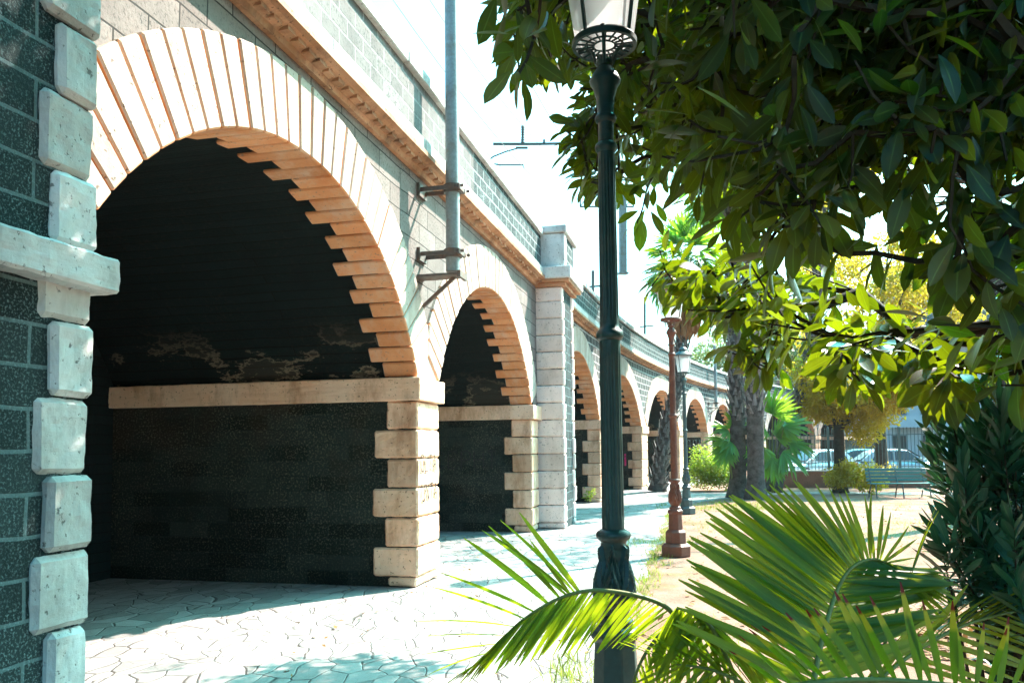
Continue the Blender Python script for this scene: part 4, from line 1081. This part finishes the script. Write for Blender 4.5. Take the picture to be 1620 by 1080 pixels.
fan_palm('fan_palm', 'slender blue grey palm trunk leaning right behind the fan fronds', [b3, at(1254, 660, dp(b3)), at(1281, 560, dp(b3)), at(1296, 430, dp(b3)), at(1300, 190, dp(b3))], .24, .22, 30, 1.0, 0, zsmooth=1.2)
# low clumps of fan fronds round the trunks
def fan_clump(label, specs, base):
    t = thing('fan_palm_clump', label, 'palm', base, 0, 'low fan palm clumps'); Lv = Leaves(); pm = MB()
    for (u, v, D, dx, dy, R) in specs:
        c = at(u, v, D); d = RT*dx-UP*dy-FW*.35
        pm.tube([base+Vector((0, 0, .1)), base.lerp(c, .55)+Vector((0, 0, .25)), c], [.03, .02, .014], 6, cap=False)
        fan_leaf(Lv, c, d, Vector((0, 0, 1))-FW*.6, R, 20, 2.9, .2)
    obj('petioles', pm, 'rachis', t, 60); obj('fronds', Lv.mesh('fronds', T_FAN, base), 'fan', t); return t
fan_clump('bright green low fan fronds between the palm trunks and the round tree', [(1222, 655, 26.5, .3, -1, 1.0), (1205, 645, 26.8, -.2, -1, .95), (1240, 675, 26.2, .9, -.4, .95), (1238, 715, 25.8, .8, .5, 1.0), (1222, 725, 25.6, .1, 1, .85), (1205, 705, 25.8, -.5, .7, .8), (1250, 700, 26.3, 1, .1, .9), (1228, 690, 26.6, .4, -.8, 1.0), (1212, 680, 26.0, -.6, -.5, .8)], gnd(1222, 783))
fan_clump('small dark fan fronds left of the twin palm trunks', [(1152, 680, 26.0, -.8, -.5, .75), (1158, 700, 25.8, -1, .2, .75), (1150, 712, 25.6, -.7, .8, .7), (1163, 672, 26.2, -.2, -1, .7), (1145, 695, 25.9, -1, -.2, .65)], gnd(1162, 786))

# --- leafy trees and bushes from clumps of small leaves
def clumps(Lv, blobs, per, size):
    for (c, r) in blobs:
        c = Vector(c)
        n = int(per*(r.x*r.y*r.z)**(2/3)) if isinstance(r, Vector) else int(per*r*r)
        R = r if isinstance(r, Vector) else Vector((r, r, r*.8))
        for _ in range(n):
            q = rv(1).normalized()*(random.random()**.4); q = Vector((q.x*R.x, q.y*R.y, q.z*R.z))
            Lv.add(c+q, rv(1)+q.normalized()*.6+Vector((0, 0, -.3)), q.normalized()*.6+Vector((0, 0, .7))+rv(.5), size*random.uniform(.7, 1.3), 1)
def leafy_tree(name, label, base, blobs, per, size, mat, trunk_r, cat='tree', group=None, limbs=True):
    t = thing(name, label, cat, base, 0, group); b = Vector(base)
    if trunk_r:
        m = MB(); zt = min(c[2]-.2 for c, r in blobs)+.6; top = Vector((b.x, b.y, zt)); m.tube([b-Vector((0, 0, .05)), b+Vector((0, 0, .2)), b.lerp(top, .5)+rv(.04), top], [trunk_r*1.5, trunk_r*1.1, trunk_r*.9, trunk_r*.8], 12); obj('trunk', m, 'bark', t, 60)
        m = MB()
        for c, r in blobs[:8]: m.tube([top-Vector((0, 0, .3)), top.lerp(Vector(c), .5)+Vector((0, 0, .2)), Vector(c)], [trunk_r*.34, trunk_r*.18, trunk_r*.07], 6, cap=False)
        obj('limbs', m, 'bark', t, 60)
    Lv = Leaves(); clumps(Lv, blobs, per, size); obj('crown' if trunk_r else 'foliage', Lv.mesh('crown', T_SMALL, b), mat, t); return t
def blobfield(n, c, R, r, hole=0):
    out = []
    for _ in range(n):
        q = rv(1).normalized()*random.uniform(.45, 1); out.append(((c[0]+q.x*R[0], c[1]+q.y*R[1], c[2]+q.z*R[2]), random.uniform(.7, 1.25)*r))
    return out
tb_ = gnd(1330, 779); dt = dp(tb_)
cc = at(1345, 615, dt)
leafy_tree('round_tree', 'yellow green round crowned tree standing over the low shrub and bench', tb_, blobfield(46, cc, (2.5, 2.0, 1.7), .68), 1300, .14, 'yellow', .21)
cc = at(1385, 455, dt+5); tb2 = Vector((cc.x, cc.y, 0))
leafy_tree('tall_tree', 'tall golden tree behind the round tree, seen through gaps in the fig', tb2, blobfield(40, cc, (3.4, 2.2, 3.3), .85), 560, .18, 'yellow', .25)
leafy_tree('overhanging_tree', 'light crowned tree hidden behind the fig, shading the path by the tall pilaster', (6.4, 20.0, 0), blobfield(26, (2.4, 19.6, 8.4), (2.5, 2.6, 1.1), .5), 260, .15, 'yellow', .2)
sb = gnd(1345, 779)
leafy_tree('flowering_shrub', 'low bright yellow shrub at the foot of the round tree', sb, blobfield(20, (sb.x+.1, sb.y-.6, .6), (1.0, .5, .5), .34), 1400, .11, 'yellow', 0, 'shrub')
hb = gnd(1128, 777)
leafy_tree('round_bush', 'rounded green bush lit on top before the railing', hb, blobfield(26, (hb.x, hb.y+.6, .8), (.95, .75, .68), .46), 1700, .09, 'bush', 0, 'bush')
sb = gnd(1290, 776)
leafy_tree('low_bush', 'thin pale bush along the red wall behind the bench', gnd(1385, 774), blobfield(9, (gnd(1385, 774).x, gnd(1385, 774).y, .7), (.9, .2, .25), .25), 700, .09, 'yellow', 0, 'bush')
for (u, v, D, w_, lab) in [(1128, 560, 78, 5.0, 'pale hazy tree beyond the end of the viaduct'), (1240, 560, 74, 5, 'pale hazy tree behind the leaning palm'), (1490, 590, 66, 4.0, 'hazy tree standing before the pale blue house'), (1010, 640, 90, 5, 'distant tree mostly hidden behind the viaduct')]:
    c = at(u, v, D); leafy_tree('background_tree', lab, (c.x, c.y, 0), blobfield(26, c, (w_*.7, w_*.7, w_*.6), w_*.26), 60, .42, 'hazytree', .25, group='trees in the far background')
# weeds at the foot of the stones
for (u, v, h, lab) in [(862, 828, .42, 'small green weed growing in the corner of the tall pilaster'), (932, 795, .45, 'leafy weed at the foot of the pier behind the dark lamp post'), (1017, 772, .45, 'pale flowering weed beside the leaning palm trunk'), (795, 1047, 0, '')]:
    if not lab: continue
    c = gnd(u, v); leafy_tree('weed', lab, c, [((c.x+random.gauss(0, .08), c.y+random.gauss(0, .05), h*random.uniform(.2, .9)), h*.28) for _ in range(10)], 900, .07, 'bush', 0, 'weed', 'weeds along the viaduct foot')

# --- grass and fallen leaves
Lv = Leaves()
def tuft(c, n, h, s):
    for _ in range(n): Lv.add(c+Vector((random.gauss(0, s), random.gauss(0, s), -.012)), Vector((random.gauss(0, .45), random.gauss(0, .45), 1)), rv(1), h*random.uniform(.5, 1.3), random.uniform(.7, 1.2))
for _ in range(260):                    # along the path edge
    y = random.uniform(3.2, 24)**1; x = -.72-.012*y+abs(random.gauss(0, .10)); tuft(Vector((x, y, 0)), random.randint(8, 18), random.uniform(.04, .10), .05)
for (u, v, n, s, h) in [(1150, 800, 90, .9, .08), (1110, 805, 60, .8, .07), (1200, 800, 60, .9, .08), (1440, 830, 50, 1.0, .06), (1500, 835, 40, .8, .06), (1380, 842, 40, 1.2, .05), (1090, 835, 40, .6, .06), (1040, 860, 30, .4, .07), (920, 1055, 10, .12, .09), (905, 1078, 8, .1, .09), (1100, 1000, 25, .4, .06), (1330, 800, 60, 1.6, .07), (1280, 830, 40, 1.5, .05), (1190, 860, 40, 1.0, .05)]:
    c0 = gnd(u, v)
    for _ in range(n): tuft(c0+Vector((random.gauss(0, s), random.gauss(0, s), 0)), random.randint(8, 16), h*random.uniform(.6, 1.3), .07)
T_BLADE = [leaf_template(1, .09, 3, .1, c, .4) for c in (.1, .35)]
tag(obj('grass', Lv.mesh('grass', T_BLADE), 'grass'), kind='stuff')
Lv = Leaves()
def fallen(x, y, s): Lv.add((x, y, .006), (random.gauss(0, 1), random.gauss(0, 1), random.gauss(.1, .2)), Vector((0, 0, 1))+rv(.25), s, 1)
for _ in range(1500): fallen(random.uniform(-.8, 6), random.uniform(3, 26)**1, random.uniform(.04, .11))
for _ in range(900): c = gnd(1500+random.gauss(0, 60), 990+random.gauss(0, 30)); fallen(c.x, c.y, random.uniform(.05, .13))
for _ in range(260): fallen(random.choice([random.uniform(-4.2, -.8), random.uniform(-3.5, -2.9), random.uniform(-1.4, -.8)]), random.uniform(3, 20), random.uniform(.03, .08))
tag(obj('leaf_litter', Lv.mesh('leaf_litter', T_SMALL), 'litter'), kind='stuff')
# far hill
m = MB(); N = 40
for i in range(N):
    for j in range(2):
        a0, a1 = (-.9+1.9*i/N), (-.9+1.9*(i+1)/N); R_ = [240, 330]
        h = lambda a: 10+9*sin(a*3+1)+4*sin(a*11)+2*sin(a*29)
    f_ = [(sin(a0)*240, cos(a0)*240, -1), (sin(a1)*240, cos(a1)*240, -1), (sin(a1)*330, cos(a1)*330, h(a1)), (sin(a0)*330, cos(a0)*330, h(a0))]
    m.face(f_)
tag(obj('hill', m, 'hill'), kind='structure')

# ------------------------------------------------------------------ haze
def make_haze(dens):
    m = MB(); m.box((-130, -15, -1.2), (130, 345, 34)); m.f = [f[::-1] for f in m.f]; t = bpy.data.materials.new('haze'); t.use_nodes = True; n = t.node_tree
    for k in list(n.nodes):
        if k.type != 'OUTPUT_MATERIAL': n.nodes.remove(k)
    v = n.nodes.new('ShaderNodeVolumePrincipled'); v.inputs['Density'].default_value = dens; v.inputs['Color'].default_value = (.95, .97, 1, 1); v.inputs['Anisotropy'].default_value = .3
    n.links.new(v.outputs[0], [k for k in n.nodes if k.type == 'OUTPUT_MATERIAL'][0].inputs['Volume'])
    tag(obj('haze', m, t), kind='stuff')
make_haze(.00022)
